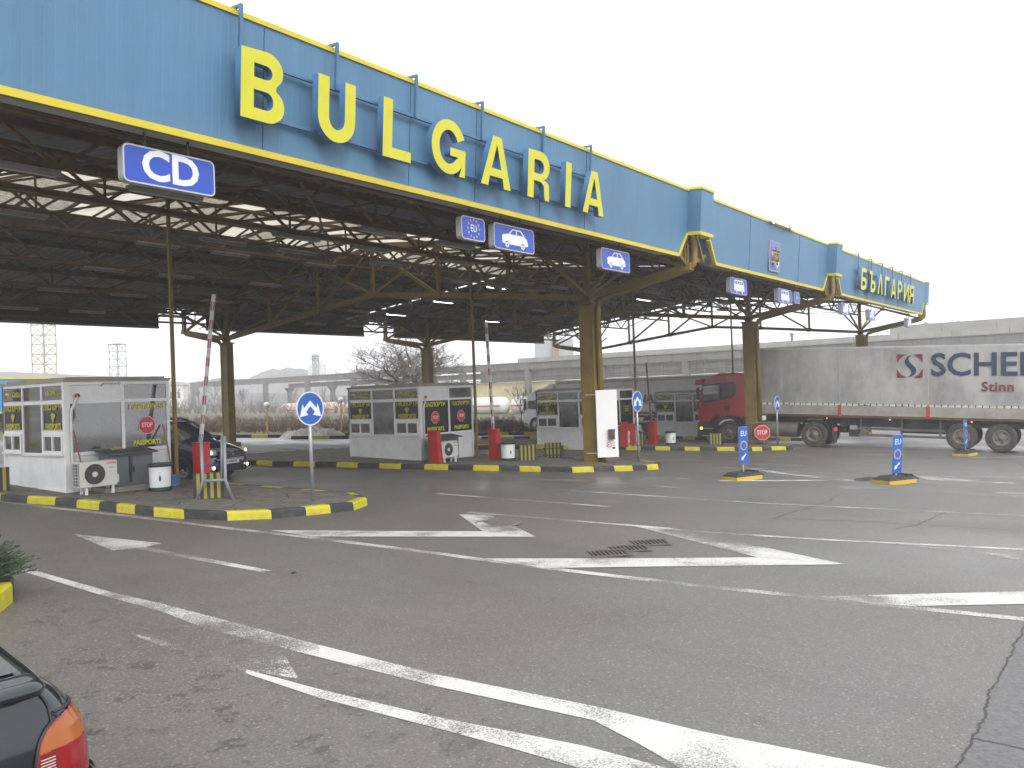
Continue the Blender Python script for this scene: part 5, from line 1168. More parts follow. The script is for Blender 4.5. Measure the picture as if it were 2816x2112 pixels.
b = MB(); b.bb((.5, -13.3, .5), (1.8, -1, .7)); b.bb((.15, -6.6, .3), (.2, -3.6, .62)); b.build('chassis', CHAS, wt)
# ---- car bodies by lofting
def ring(w0, z0, zm, zb, zt, wt_, crown=.03, wm=None):
    wm = wm or w0
    return [(w0-.10, z0), (w0-.01, z0+.06), (wm, zm), (wm*.985, zb), (wt_+(wm*.985-wt_)*.12, zt-.09 if zt-zb > .15 else zb+(zt-zb)*.55), (wt_-.06, zt-.012), (wt_*.5, zt+crown*.7), (0, zt+crown)]
def loft(stations, glass, mats, parent, name='body'):
    b = MB(); rows = []
    for y, r_ in stations: rows.append([(x_, y, z) for x_, z in r_]+[(-x_, y, z) for x_, z in r_[::-1][1:]])
    k = len(rows[0])
    for i in range(len(rows)-1):
        for j in range(k-1):
            jj = min(j, k-2-j)
            b.add([rows[i][j], rows[i][j+1], rows[i+1][j+1], rows[i+1][j]], [(0, 1, 2, 3)], 1 if (i, jj) in glass else 0)
    for rw in (rows[0], rows[-1]): b.add(rw, [tuple(range(k))])
    return b.build(name, mats, parent, smooth=True, weld=True, sub=2)
NAVYP = mat('navy_car_paint', (.010, .022, .085), .22, var=.1, coat=1.); CGL = mat('car_glass', (.045, .05, .05), .04, spec=.8, var=.3)
mv = thing('people_carrier', 'dark blue people carrier with lit headlights leaving the near lane', 'car', G(11.86, 19.0, .0), R(180+15))
st = [(.80, ring(.60, .20, .36, .50, .55, .5)), (.76, ring(.70, .17, .40, .60, .68, .58)), (.62, ring(.78, .17, .45, .68, .78, .62)), (.2, ring(.81, .18, .5, .76, .90, .66)), (-.22, ring(.82, .18, .5, .86, 1.0, .68)), (-.28, ring(.82, .18, .5, .90, 1.03, .68)),
      (-.98, ring(.83, .18, .5, .93, 1.44, .60)), (-1.06, ring(.83, .18, .5, .93, 1.47, .60)), (-1.75, ring(.83, .18, .5, .95, 1.51, .61)), (-2.5, ring(.83, .18, .5, .97, 1.48, .60)), (-3.0, ring(.82, .2, .5, .98, 1.40, .57)), (-3.25, ring(.78, .24, .5, .95, 1.05, .55)), (-3.3, ring(.74, .28, .5, .8, .85, .52))]
gl = {(5, 4), (5, 5), (5, 6), (5, 3)}|{(i, 3) for i in (6, 7, 8, 9)}
loft(st, gl, [NAVYP, CGL], mv)
b = MB()
for s in (-1, 1):
    b.tube([(s*.74, -.30, .96), (s*.69, -.6, 1.17), (s*.64, -.95, 1.42), (s*.62, -1.2, 1.47), (s*.63, -1.9, 1.5), (s*.60, -2.9, 1.43)], .033, 8)
    for y in (-1.32, -2.25): b.tube([(s*.815, y, .95), (s*.655, y+.03, 1.45)], .035, 8)
b.build('pillars', NAVYP, mv, smooth=True)
b = MB()
for s in (-1, 1): b.tube([(s*.55, -1.05, 1.5), (s*.56, -1.3, 1.55), (s*.56, -2.6, 1.54), (s*.53, -2.85, 1.48)], .018, 8)
b.build('roof_rails', BLACK, mv, smooth=True)
HL = mat('headlight_lit', (1, .66, .34), .2, emit=1.5); FOG = mat('fog_lit', (1, .80, .50), .2, emit=3.5)
for s in (-1, 1):
    b = MB(); b.add([(s*.50, .80, .62), (s*.76, .70, .64), (s*.80, .50, .75), (s*.62, .63, .79), (s*.46, .76, .72)], [(0, 1, 2, 3, 4)]); b.xf(Matrix.Translation((0, .025, .015))); b.build('headlight', mat('headlight_glass', (.45, .42, .40), .1, spec=.8), mv)
    b = MB(); b.lathe([(.001, .02), (.03, .015), (.045, 0)], (s*.62, .765, .70), (s*.35, .9, .25), n=16); b.build('headlight_beam', HL, mv)
    b = MB(); b.lathe([(.001, .02), (.03, .015), (.042, 0)], (s*.60, .82, .33), (s*.2, 1, 0), n=16); b.build('fog_lamp', FOG, mv)
    b = MB(); b.bb((s*.80, -.42, .93), (s*1.0, -.30, 1.06)); b.build('mirror', NAVYP, mv, bevel=.04)
    for y in (0, -2.5):
        wheel(mv, (s*.79, y, .28), .285, .19, hub=.64, lug=5, rim=mat('alloy_rim', (.45, .46, .47), .3, metal=.7), ax=(s, 0, 0), dish=.02)
        b = MB()
        for i in range(12):
            a0, a1 = R(i*15), R((i+1)*15)
            b.add([(s*.835, y+.36*math.cos(a0), .28+.36*math.sin(a0)), (s*.835, y+.36*math.cos(a1), .28+.36*math.sin(a1)), (s*.835, y+.30*math.cos(a1), .28+.30*math.sin(a1)), (s*.835, y+.30*math.cos(a0), .28+.30*math.sin(a0))], [(0, 1, 2, 3)])
        b.build('wheel_arch', BLACK, mv)
b = MB(); b.bb((-.44, .80, .55), (.44, .835, .66)); b.bb((-.5, .82, .22), (.5, .845, .34)); b.build('grille', BLACK, mv, bevel=.01)
b = MB()
for z in (.575, .635): b.bb((-.43, .83, z), (.43, .842, z+.012))
b.add([(-.52, .81, .52), (-.44, .845, .45), (.44, .845, .45), (.52, .81, .52), (.46, .84, .54), (-.46, .84, .54)], [(0, 1, 2, 3, 4, 5)]); b.build('chrome_trim', CHROME, mv)
b = MB(); b.lathe([(.062, .0), (.068, .012), (.055, .012), (.05, .004)], (0, .845, .635), (0, 1, 0), n=24); b.bar((-.03, .85, .66), (0, .85, .60), .01); b.bar((.03, .85, .66), (0, .85, .60), .01); b.build('badge', CHROME, mv)
b = MB(); b.bb((-.25, .85, .40), (.25, .862, .50)); b.build('number_plate', WHITE, mv); text('P 0440 PK', .098, BLACK, mv, frame((0, .864, .45), (-1, 0, 0), (0, 0, 1)), sx=.9, bold=.01)
b = MB(); b.bb((-.16, -1.5, 1.54), (.16, -1.35, 1.6)); b.build('roof_sign', mat('taxi_blue', (.12, .3, .65), .4), mv, bevel=.015)
b = MB(); b.bb((-.83, -2.1, .18), (.83, -.42, .25)); b.build('sill', BLACK, mv)
b = MB(); b.bb((-.05, -.62, 1.12), (.08, -.58, 1.22)); b.build('rear_view_mirror', BLACK, mv)
# ---- foreground hatchback: stacked plan outlines, rounded rear corners
fc = thing('parked_hatchback', 'rear corner of a black-green hatchback in the near left foreground', 'car', G(.725, 3.9, -.10))
DG = mat('black_green_paint', (.008, .012, .015), .10, var=.08, coat=.35, dirt=(.03, .03, .03), dscale=3, damt=.15)
OY = -.65      # rear face sits at y = 3.25
ZP = [.16, .22, .34, .46, .56, .60, .68, .76, .82, .87, .91, .95, .99]
HW = [.74, .79, .83, .845, .845, .84, .834, .828, .815, .79, .765, .735, .69]
YR_ = [.06, .02, -.02, -.03, -.02, .0, .0, .005, .015, .025, .035, .045, .06]
CR = [.16, .18, .18, .18, .18, .16, .15, .15, .15, .15, .14, .13, .12]
def plan(u, z, off=0.):
    hw = np.interp(z, ZP, HW); yr = OY+np.interp(z, ZP, YR_); r = np.interp(z, ZP, CR); hw += off; yr -= off; r += off
    a = abs(u); s = 1 if u >= 0 else -1
    if a <= 1: return (s*a*(hw-r), yr+.035*(a*(hw-r)/hw) ** 2, z)
    if a <= 2:
        t_ = (a-1)*PI/2; y0 = yr+.035*((hw-r)/hw) ** 2
        return (s*(hw-r+r*math.sin(t_)), y0+r*1.25*(1-math.cos(t_)), z)
    return (s*(hw+.0), yr+.03+r*1.25+(a-2), z)
US = [-4.6, -3.5, -2.5]+list(np.linspace(-2, -1, 10))+list(np.linspace(-.9, .9, 13))+list(np.linspace(1, 2, 12))+[2.15, 2.5, 3, 3.5, 4.0, 4.6]
b = MB(); b.grid(lambda u, z: plan(u, z), US, list(np.linspace(.16, .99, 30))); b.build('body', DG, fc, smooth=True)
# shoulder, glasshouse and roof
up_ = [(.99, .69, .06), (1.035, .67, .16), (1.14, .61, .40), (1.27, .55, .66), (1.32, .50, .80), (1.335, .3, .95)]
b = MB(); pts = []
def top(u, k):
    z, hw, dy = up_[k]; x_, y, _ = plan(u, .99); f = hw/.69; return (x_*f, OY+dy+(y-OY-.06)*(1 if abs(u) < 2 else .97), z)
b.grid(lambda u, k: top(u, int(k)), US, list(range(6))); b.add([(-.3, 0.3, 1.335), (.3, .3, 1.335), (.3, 2.2, 1.335), (-.3, 2.2, 1.335)], [(0, 1, 2, 3)]); b.build('roof', DG, fc, smooth=True)
b = MB(); b.grid(lambda u, v: (u*(.60-.1*v), OY+.175+v*.44, 1.04+v*.20), np.linspace(-1, 1, 12), np.linspace(0, 1, 6)); b.build('rear_window', CGL, fc)
# spoiler with a rounded end and a bright upper edge
def spo(u, a):
    e = min(1, (1-abs(u))/.10) if abs(u) > .9 else 1; e = math.sqrt(max(0, 1-(1-e) ** 2)); c, s = math.cos(a), math.sin(a)
    return (u*.635, OY+.055-.02*(1-u*u)+c*.085*max(e, .05), 1.012+.012*(1-u*u)+(s*.036+(-.006 if c < 0 else .006))*max(e, .05))
b = MB(); b.grid(spo, np.concatenate([np.linspace(-1, -.9, 8), np.linspace(-.85, .85, 20), np.linspace(.9, 1, 9)]), np.linspace(0, 2*PI, 25)); b.build('spoiler', DG, fc, smooth=True, weld=True)
# tail lamp on the rounded corner; grid cells of a few millimetres take the colour of their zone
EDGE = [(.60, .63), (1.05, .60), (2.15, .60), (2.35, .66)]
def inlamp(u, z, g=0.):
    # left edge x(u) as a function of height, rounded upper left
    x_, y, _ = plan(u, z); 
    zl = [.60, .70, .76, .80, .84, .862, .875, .885]; xl = [.572, .583, .592, .605, .632, .665, .71, .78]
    left = np.interp(z, zl, xl); ztop = np.interp(u, [.8, 1.2, 1.6, 2.0, 2.4], [.875, .885, .882, .872, .85])
    ur = np.interp(z, [.60, .7, .8, .88], [2.42, 2.44, 2.38, 2.2])
    return x_ > left-g and z < ztop+g and z > .598-g and u < ur+g*6
def u_at(x, z):
    return min(np.linspace(.5, 2, 400), key=lambda u: abs(plan(u, z)[0]-x))
LM = [mat('lamp_orange', (.30, .085, .014), .15, var=.06, spec=.4, coat=.25), mat('lamp_red', (.22, .006, .009), .15, var=.06, spec=.4, coat=.25), mat('lamp_dark_red', (.16, .010, .014), .12, var=.1, coat=.6), mat('lamp_rim_red', (.25, .014, .03), .15, coat=.5), mat('lamp_white_ribs', (.55, .42, .42), .25)]
us = list(np.linspace(.74, 1, 66))+list(np.linspace(1, 2, 60))[1:]+list(np.linspace(2, 2.5, 20))[1:]; zs_ = list(np.linspace(.595, .892, 76))
groups = {k: MB() for k in range(5)}
for i in range(len(us)-1):
    for j in range(len(zs_)-1):
        uc, zc = (us[i]+us[i+1])/2, (zs_[j]+zs_[j+1])/2
        if not inlamp(uc, zc): continue
        x_ = plan(uc, zc)[0]; edge = not inlamp(uc, zc+.011) or not (x_ > np.interp(zc, [.60, .70, .76, .80, .84, .862, .875, .885], [.572, .583, .592, .605, .632, .665, .71, .78])+.010)
        split = .757+.012*(x_-.60)/.2+.0
        if edge: m = 3
        elif uc > 1.72 and zc > .76: m = 1
        elif zc > split: m = 0
        elif x_ < .665 and zc > split-.008: m = 2
        elif x_ < .672: m = 2
        else: m = 1
        groups[m].add([plan(us[i], zs_[j], .008), plan(us[i+1], zs_[j], .008), plan(us[i+1], zs_[j+1], .008), plan(us[i], zs_[j+1], .008)], [(0, 1, 2, 3)])
lampo = None
full = MB()
for k in (1, 0, 2, 3, 4): full.add(groups[k].v, groups[k].f, k)
full.build('tail_lamp', LM, fc, smooth=True, weld=True)
zl_ = [.60, .70, .76, .80, .84, .862, .872]; xl_ = [.572, .583, .592, .605, .632, .665, .70]
gk = [plan(u_at(np.interp(z, zl_, xl_), z), z, .005) for z in np.linspace(.595, .868, 30)]+[plan(u, np.interp(u, [.8, 1.2, 1.6, 2.0, 2.4], [.878, .888, .885, .875, .852]), .005) for u in np.linspace(1.12, 2.35, 30)]
b = MB(); b.tube(gk, .0062, 6); b.build('lamp_gasket', BLACK, fc, smooth=True)
# hatch shut line and bumper
b = MB()
for k in range(7):
    z0 = .672+k*.0108; b.tube([plan(u_at(.602+.052*q, z0), z0, .011) for q in np.linspace(.0, 1, 6)], .0022, 5)
b.build('reversing_lamp_ribs', LM[4], fc)
b = MB(); pts = []
for k in range(15):
    z = .862+k*(.128/14); x_ = np.interp(z, [.86, .91, .945, .965, .99], [.655, .653, .640, .628, .600]); pts.append(plan(u_at(x_, z), z, .003))
b.tube(pts, .0045, 6); b.build('hatch_gap', BLACK, fc)
b = MB(); b.grid(lambda u, z: plan(u, z, .02+.015*math.sin(min(1, max(0, (z-.2)/.38))*PI)), US, list(np.linspace(.2, .585, 12))); b.build('bumper', mat('bumper_dark', (.02, .024, .027), .35, coat=.4), fc, smooth=True)
b = MB(); b.grid(lambda u, z: plan(u, z, .03), US, [.575, .59, .597]); b.build('bumper_lip', DG, fc, smooth=True)
for s in (-1, 1): wheel(fc, (s*.80, .1, .29), .29, .19, hub=.62, lug=4, ax=(s, 0, 0)); wheel(fc, (s*.80, 2.55, .29), .29, .19, hub=.62, lug=4, ax=(s, 0, 0))
# ================================================================== background
# concrete crane gantry running along the lanes' direction
GX = 110.0; GT = 6.55
def conc_box(b, a, c): b.bb(a, c)
gt = thing('concrete_gantry', 'long weathered concrete crane gantry on tall columns behind the plaza', 'gantry', (GX, 60, 0))
T_ = Matrix.Translation((-GX, -60, 0))
cols = [180.5-14.25*i for i in range(16)]
b = MB()
for i in range(len(cols)-1):
    y0, y1 = cols[i], cols[i+1]; b.bb((GX-.35, y1+.05, GT-1.25), (GX+.35, y0-.05, GT-.12))
b.xf(T_); b.build('beam', CONC, gt)
b = MB(); b.bb((GX-.55, cols[-1], GT-.12), (GX+.55, cols[0]+.6, GT)); b.xf(T_); b.build('beam_flange', mat('grey_flange', (.22, .21, .2), .9, var=.25), gt)
for y in cols:
    b = MB(); b.bb((GX-.4, y-.45, gz(GX, y)-3), (GX+.4, y+.45, GT-.13)); b.bb((GX-.47, y-.5, GT-1.4), (GX+.47, y+.5, GT-1.15)); b.xf(T_); b.build('column', CONC, gt)
# lower crane beams on corbels, one row behind
b = MB()
for i in range(2, len(cols)-1): y0, y1 = cols[i]-4, cols[i+1]-4; b.bb((GX+3, y1+.05, 4.2), (GX+3.6, y0-.05, 5.0)); b.bb((GX+2.8, y1+.05, 5.0), (GX+3.8, y0-.05, 5.12))
b.xf(T_); b.build('crane_beam', CONC, gt)
for y in cols[2:]:
    b = MB(); b.bb((GX+2.9, y-4.4, gz(GX, y)-3), (GX+3.7, y-3.6, 4.2)); b.add([(GX+2.3, y-4.6, 4.2), (GX+4.2, y-4.6, 4.2), (GX+4.2, y-3.4, 4.2), (GX+2.3, y-3.4, 4.2), (GX+2.9, y-4.4, 3.3), (GX+3.7, y-4.4, 3.3), (GX+3.7, y-3.6, 3.3), (GX+2.9, y-3.6, 3.3)], [(0, 1, 2, 3), (7, 6, 5, 4), (0, 4, 5, 1), (1, 5, 6, 2), (2, 6, 7, 3), (3, 7, 4, 0)]); b.xf(T_); b.build('corbel_column', CONC, gt)
# wall panels between the columns of the right half
pan = streak_mat('streaked_wall_panel', (.25, .235, .215), (.05, .046, .042), .85, .9, (3.2, 3.2, .12), 1.0, .14)
hall = thing('factory_hall', 'long grey factory hall with streaked concrete panels behind the gantry', 'factory hall', (GX+5, 30, 0)); T2 = Matrix.Translation((-GX-5, -30, 0))
b = MB()
y = 92.0
while y > -40: b.bb((GX+1.2, y-5.9, 3.35), (GX+1.4, y, 4.95)); b.bb((GX+1.22, y-5.9, 4.98), (GX+1.4, y, 6.3)); y -= 6.0
b.xf(T2); b.build('wall_panels', pan, hall)
b = MB(); b.bb((GX+1.5, -40, -6), (GX+12, 100, 3.3)); b.xf(T2); b.build('yellow_wall', mat('pale_yellow_wall', (.55, .46, .25), .9, var=.08, dirt=(.35, .3, .2), damt=.5), hall)
b = MB(); b.bb((GX+1.8, -40, 6.2), (GX+14, 84, 6.5))
y = 84
while y > -40: b.bb((GX+1.7, y-5.95, 6.5), (GX+1.95, y, 7.3)); y -= 6
b.xf(T2); b.build('parapet', CONC_P, hall)
b = MB(); y = 25.5
while y > -40: b.bb((GX+4, y-5.95, 7.3), (GX+4.3, y, 8.45)); y -= 6
b.bb((GX+4.3, -40, 7.0), (GX+16, 25.4, 8.2)); b.xf(T2); b.build('upper_parapet', mat('upper_panel', (.24, .228, .21), .9, var=.15, scale=.5, dirt=(.25, .24, .23), damt=.5), hall)
b = MB()
for z in (3.5, 3.75, 4.1): b.tube([(GX+.9, -35, z), (GX+.9, 96, z)], .07, 6)
for i in range(40): y = 95-i*3.3; b.bar((GX+.9, y, 3.4), (GX+.9, y, 4.3), .07)
b.xf(T2); b.build('wall_pipes', mat('pipe_grey', (.13, .125, .12), .7, var=.3), hall)
for y, s in ((38.5, 1), (21.5, 1.4), (17.8, 1.0)):
    b = MB(); b.cyl((GX+5, y, 7.2), (GX+5, y, 8.0+.3*s), .2, n=8); b.cyl((GX+5, y, 8.0+.3*s), (GX+5, y, 8.35+.3*s), .5*s, .05, n=8); b.xf(T2); b.build('roof_vent', mat('vent_dark', (.15, .16, .17), .6), hall)
# office block on the skyline
ob = thing('office_block', 'grey roof block with thin antennas above the gantry', 'building', far(1524, 985, 200))
b = MB(); b.box((0, 0, 2.0), (9.2, 4, 5), 0, R(-52)); b.build('wall', mat('block_grey', (.30, .31, .33), .8, var=.1), ob); b = MB(); b.box((-.62, -.8, 2.0), (1.5, 4, 4.4), 0, R(-52)); b.build('red_panel', mat('dull_red_wall', (.2, .13, .12), .8), ob)
b = MB()
for i in range(9): x_ = -3+i*.75; b.bar((x_*.62, -x_*.79, 3), (x_*.62, -x_*.79, 7+(i*7 % 4)), .12)
b.build('antenna', mat('antenna_grey', (.3, .3, .32), .6), ob)
# rail tank wagons
def tank(y0, L, m, m2, label):
    X = 90.0; r = 1.2; zc = -.12; t = thing('tank_wagon', label, 'tank wagon', (X, y0-L/2, zc), 0, 'rail tank wagons behind the bushes')
    b = MB(); pr = [(.001, -L/2), (r*.45, -L/2+.06), (r*.8, -L/2+.28), (r*.97, -L/2+.6), (r, -L/2+.9), (r, L/2-.9), (r*.97, L/2-.6), (r*.8, L/2-.28), (r*.45, L/2-.06), (.001, L/2)]; b.lathe(pr, (0, 0, 0), (0, 1, 0), 32); b.build('barrel', m, t, smooth=True)
    b = MB(); b.lathe([(r+.01, -L/2+.8), (r+.012, L/2-.8)], (0, 0, 0), (0, 1, 0), 32)
    q = MB()
    for k in range(1): q.bb((-r-.02, -L/2+.5, -.12), (-r*.98, L/2-.5, .10))
    q.build('stripe', m2, t)
    for q_ in (-1, 1): b = MB(); b.lathe([(r+.006, q_*L*.22-.06), (r+.03, q_*L*.22), (r+.006, q_*L*.22+.06)], (0, 0, 0), (0, 1, 0), 32); b.build('strap', m, t)
    b = MB(); b.bb((-1, -L/2, -1.75), (1, L/2, -1.35))
    for q_ in (-1, 1): b.bb((-.9, q_*L*.36-1.3, -2.3), (.9, q_*L*.36+1.3, -1.7))
    b.build('underframe', CHAS, t)
    for q_ in (-L*.36-.9, -L*.36+.9, L*.36-.9, L*.36+.9): b = MB(); b.lathe([(.0, .02), (.35, .02), (.46, 0), (.46, -.12)], (-.75, q_, -2.25), (-1, 0, 0), 18); b.build('wheel', DGREY, t)
    return t
TW = mat('tank_white', (.58, .565, .54), .5, var=.08, scale=.8, dirt=(.42, .34, .28), dscale=.6, damt=.45); TC = mat('tank_cream', (.52, .40, .27), .55, var=.15, scale=.6, dirt=(.62, .57, .5), dscale=.5, damt=.7)
TS = mat('tank_stripe', (.30, .10, .05), .6, var=.2)
tank(119.5, 16.0, TC, TS, 'cream and orange tank wagon behind the nearest round sign'); tank(102.5, 16, TW, TS, 'white tank wagon hidden behind the second kiosk'); tank(85.5, 15.8, TW, TS, 'white tank wagon with a rusty stripe left of the white lorry'); tank(68.8, 15.8, TW, TS, 'white tank wagon reaching behind the white lorry cab')
# globe lamps
for (px, py), pt, lb in (((736.2, 1195.9), (736.7, 1111), 'globe street lamp on a yellow post left of the nearest round sign'), ((939.9, 1190.1), (944, 1097), 'globe street lamp on a yellow post left of the second kiosk')):
    p = gp(px, py); dp = (RM @ np.array([p.x, p.y, p.z-EYE]))[2]; h = (py-pt[1])/F*dp
    t = thing('globe_lamp', lb, 'street lamp', p, 0, 'globe street lamps'); b = MB(); b.tube([(0, 0, -.05), (0, 0, h-.2)], .05, 8, r2=.035); b.build('post', mat('lamp_post_yellow', (.40, .28, .05), .6, var=.2), t)
    b = MB(); b.lathe([(.001, .33), (.1, .3), (.17, .2), (.18, .14), (.15, .04), (.06, -.03), (.05, -.1)], (0, 0, h-.2), n=18); b.build('globe', mat('globe_white', (.75, .74, .72), .3), t, smooth=True)
# tarpaulin heap
hp = thing('sheet_heap', 'heap of crumpled dirty white sheeting on the far kerb', 'heap', gp(860, 1204))
b = MB(); an = math.atan2(-.794, .607)
def hpf(u, v):
    e = max(0, 1-u*u)*max(0, 1-v*v); x_ = u*1.8; y = v*.8
    z = .55*e**.7*(1+.35*math.sin(u*7+1)*math.cos(v*5))+.10*mnoise.noise(Vector((u*6, v*6, 2)))*e**.5+.05*math.sin(u*31+v*17)*e
    return (x_*math.cos(an)-y*math.sin(an), x_*math.sin(an)+y*math.cos(an), z-.03)
b.grid(hpf, np.linspace(-1, 1, 60), np.linspace(-1, 1, 26)); b.build('sheeting', mat('dirty_white_sheet', (.42, .40, .37), .7, var=.35, scale=6, dirt=(.2, .17, .14), dscale=5, damt=.7), hp)
# ------------------------------------------------------------------ bare vegetation
TWIG = mat('grey_brown_twigs', (.115, .085, .075), .9, var=.35, scale=2); TWIG2 = mat('reddish_brown_twigs', (.105, .06, .045), .9, var=.35, scale=2); BARK = mat('grey_bark', (.13, .115, .10), .9, var=.3, scale=4)
def bare_tree(name, label, cat, base, h, spread, seed, r0=.16, levels=5, up=.55, grp=None, thick=1., nk=(2, 3)):
    rnd = random.Random(seed); t = thing(name, label, cat, base, 0, grp); tb, bb_ = MB(), MB()
    def grow(p, d, L, r, lv):
        n_ = 3; pts = [p]; q = p.copy(); dd = d.copy()
        for i in range(n_):
            dd = (dd+Vector((rnd.gauss(0, .12), rnd.gauss(0, .12), rnd.gauss(.03, .06)))).normalized(); q = q+dd*L/n_; pts.append(q.copy())
        (tb if lv == levels else bb_).tube(pts, max(r, .007*thick), 5 if lv > 2 else 3, 0, max(r*.62, .005*thick))
        if lv == 0: return
        for k in range(rnd.randint(*nk)+(1 if lv > 2 else 0)):
            j = rnd.choice((1, 2, 3, 3)) if lv < levels else 3
            a = rnd.uniform(.35, .85)*spread; ax = Vector((rnd.gauss(0, 1), rnd.gauss(0, 1), rnd.gauss(0, .35))).normalized()
            nd = (dd*math.cos(a)+(ax-dd*ax.dot(dd)).normalized()*math.sin(a)+Vector((0, 0, .10))).normalized()
            grow(pts[j], nd, L*rnd.uniform(.62, .86), r*rnd.uniform(.5, .68), lv-1)
    grow(Vector((0, 0, -.1)), Vector((rnd.gauss(0, .05), rnd.gauss(0, .05), 1)).normalized(), h*up*.55, r0, levels)
    tb.build('trunk', BARK, t); bb_.build('branches', BARK if levels > 4 else TWIG, t); return t
def ground_far(px, dist):       # ground point under image column px at the given depth
    d = ray(px, 1150); q = CAM+d*dist; return G(q[0], q[1])
bare_tree('bare_tree', 'large bare tree with a wide crown rising behind the second kiosk', 'tree', ground_far(1118, 74), 9.5, 1.15, 5, .22, 7, .44, thick=.8, nk=(2, 3)).scale = (2.3, 2.3, 1.16)
bare_tree('bare_shrub', 'tall bare reddish shrub left of the white lorry cab', 'shrub', ground_far(1432, 58), 4.2, .8, 11, .05, 4, .5, None, 1.2, (3, 4))
k = 0
rq = random.Random(21); names = ['thin hazy bare tree beyond the left end of the gantry', 'hazy bare tree between the raised boom and the far column', 'bare tree just left of the far ochre column', 'bare tree just right of the far ochre column', 'bare tree above the left globe lamp', 'bare tree left of the nearest round sign', 'bare tree right of the nearest round sign', 'bare tree close to the left wall of the second kiosk']
for px, lb in zip((470, 548, 606, 676, 728, 806, 902, 950), names):
    bare_tree('bare_tree', lb, 'tree', ground_far(px+rq.uniform(-8, 8), rq.uniform(120, 165)), rq.uniform(4.5, 8.5), rq.uniform(.5, .7), 30+k, .07, 5, rq.uniform(.4, .6), 'thin bare trees behind the plaza', 1.1, (2, 3)); k += 1
for px, ds, h, lb in ((240, 170, 9.0, 'small hazy bare tree between the two lattice masts'), (75, 160, 10, 'small hazy bare tree left of the lattice masts')):
    bare_tree('bare_tree', lb, 'tree', ground_far(px, ds), h, .62, 50+k, .09, 5, .5, 'thin bare trees behind the plaza', 1.3, (2, 3)); k += 1
# thicket: bare bushes in one mass along the verge
rnd = random.Random(3)
def thicket(name, label, pxr, dr, hr, n_, m, twig=.016):
    b = MB()
    for i in range(n_):
        px = rnd.uniform(*pxr); ds = rnd.uniform(*dr); p = ground_far(px, ds); h = rnd.uniform(*hr)*(.72+.45*mnoise.noise(Vector((px*.012, ds*.2, 1)))+.28)
        for k in range(rnd.randint(4, 7)):
            d = Vector((rnd.gauss(0, .42), rnd.gauss(0, .42), 1)).normalized(); L = h*rnd.uniform(.55, 1.1); q = p+d*L
            w_ = twig*rnd.uniform(.7, 1.5); s = Vector((d.y, -d.x, .2)).normalized()*w_; s2 = d.cross(s).normalized()*w_
            b.add([p+s, p-s*.5+s2, p-s*.5-s2, q], [(0, 1, 3), (1, 2, 3), (2, 0, 3)])
            for j in range(3):
                a = p.lerp(q, rnd.uniform(.35, .9)); e = a+Vector((rnd.gauss(0, .3), rnd.gauss(0, .3), rnd.uniform(.1, .5)))*h*.4; w2 = w_*.6
                b.add([a+Vector((w2, 0, 0)), a+Vector((-w2, w2, 0)), a+Vector((0, -w2, w2)), e], [(0, 1, 3), (1, 2, 3), (2, 0, 3)])
    stuff(b.build(name, m), label, 'thicket')
thicket('thicket', 'low reddish-brown thicket of bare bushes along the far kerb', (-150, 1270), (50, 58), (.3, .72), 1300, TWIG2)
thicket('thicket', 'dense brown thicket left of the white lorry cab', (1270, 1530), (50, 60), (.5, 1.15), 420, TWIG2)
thicket('thicket', 'taller grey-brown thicket of bare bushes behind the far kerb', (-150, 1300), (59, 78), (.45, 1.0), 900, TWIG, .022)
thicket('thicket', 'distant hazy thicket of bare trees below the gantry', (-100, 1400), (118, 150), (1.2, 3.2), 520, TWIG, .035)
# ------------------------------------------------------------------ distant masts, houses, hills, towers
def lattice(px, py0, py1, ds, w_, label, m, cage=False, grp='lattice masts on the skyline'):
    p = ground_far(px, ds); top = far(px, py0, ds); h = top.z-p.z; t = thing('lattice_mast', label, 'mast', p, R(20), grp); b = MB(); n_ = max(6, int(h/(w_*.62))); hw = w_/2; c4 = [(-hw, -hw), (hw, -hw), (hw, hw), (-hw, hw)]; th = w_*(.12 if cage else .042)
    for x_, y in c4: b.bar((x_, y, 0), (x_, y, h), th*1.3)
    for i in range(n_):
        z0, z1 = h*i/n_, h*(i+1)/n_
        for k in range(4):
            a, c = c4[k], c4[(k+1) % 4]; b.bar((*a, z0), (*c, z0), th); b.bar((*(a if i % 2 else c), z0), (*(c if i % 2 else a), z1), th)
    b.build('lattice', m, t)
    b = MB(); b.box((0, 0, h), (w_*1.25, w_*1.25, .12))
    if cage:
        for i in range(5): b.box((-w_+i*w_/2, 0, h+.5), (w_*.3, .3, .5)); b.box((-w_+i*w_/2, .3, h-.5), (w_*.3, .3, .4))
        b.box((0, 0, h+.2), (w_*2.4, w_*2, .15)); b.box((0, 0, h-.8), (w_*2, w_*1.6, .12))
    b.build('platform', m, t); return t
MY = mat('mast_pale_yellow', (.36, .31, .19), .6); MG = mat('mast_grey', (.30, .32, .35), .6)
lattice(127, 840, 0, 130, 2.4, 'wide pale yellow lattice mast above the near kiosk roof', MY); lattice(329, 946, 0, 150, 2.0, 'narrow grey lattice mast above the near kiosk roof', MG); lattice(873, 981, 0, 240, 1.3, 'floodlight mast with lamps on a platform beyond the gantry', MG, True)
hs_ = thing('white_house', 'small white house behind bare trees at the left', 'house', ground_far(490, 190)); b = MB(); b.box((0, 0, 2.0), (3.8, 3, 6.6), 0, R(-50)); b.build('wall', mat('house_white', (.6, .58, .55), .8, var=.1), hs_); b = MB()
for x_ in (-.9, .9): b.box((x_*.64-1.2, -x_*.77-1.0, 3.2), (.55, .12, 1.4), 0, R(-50))
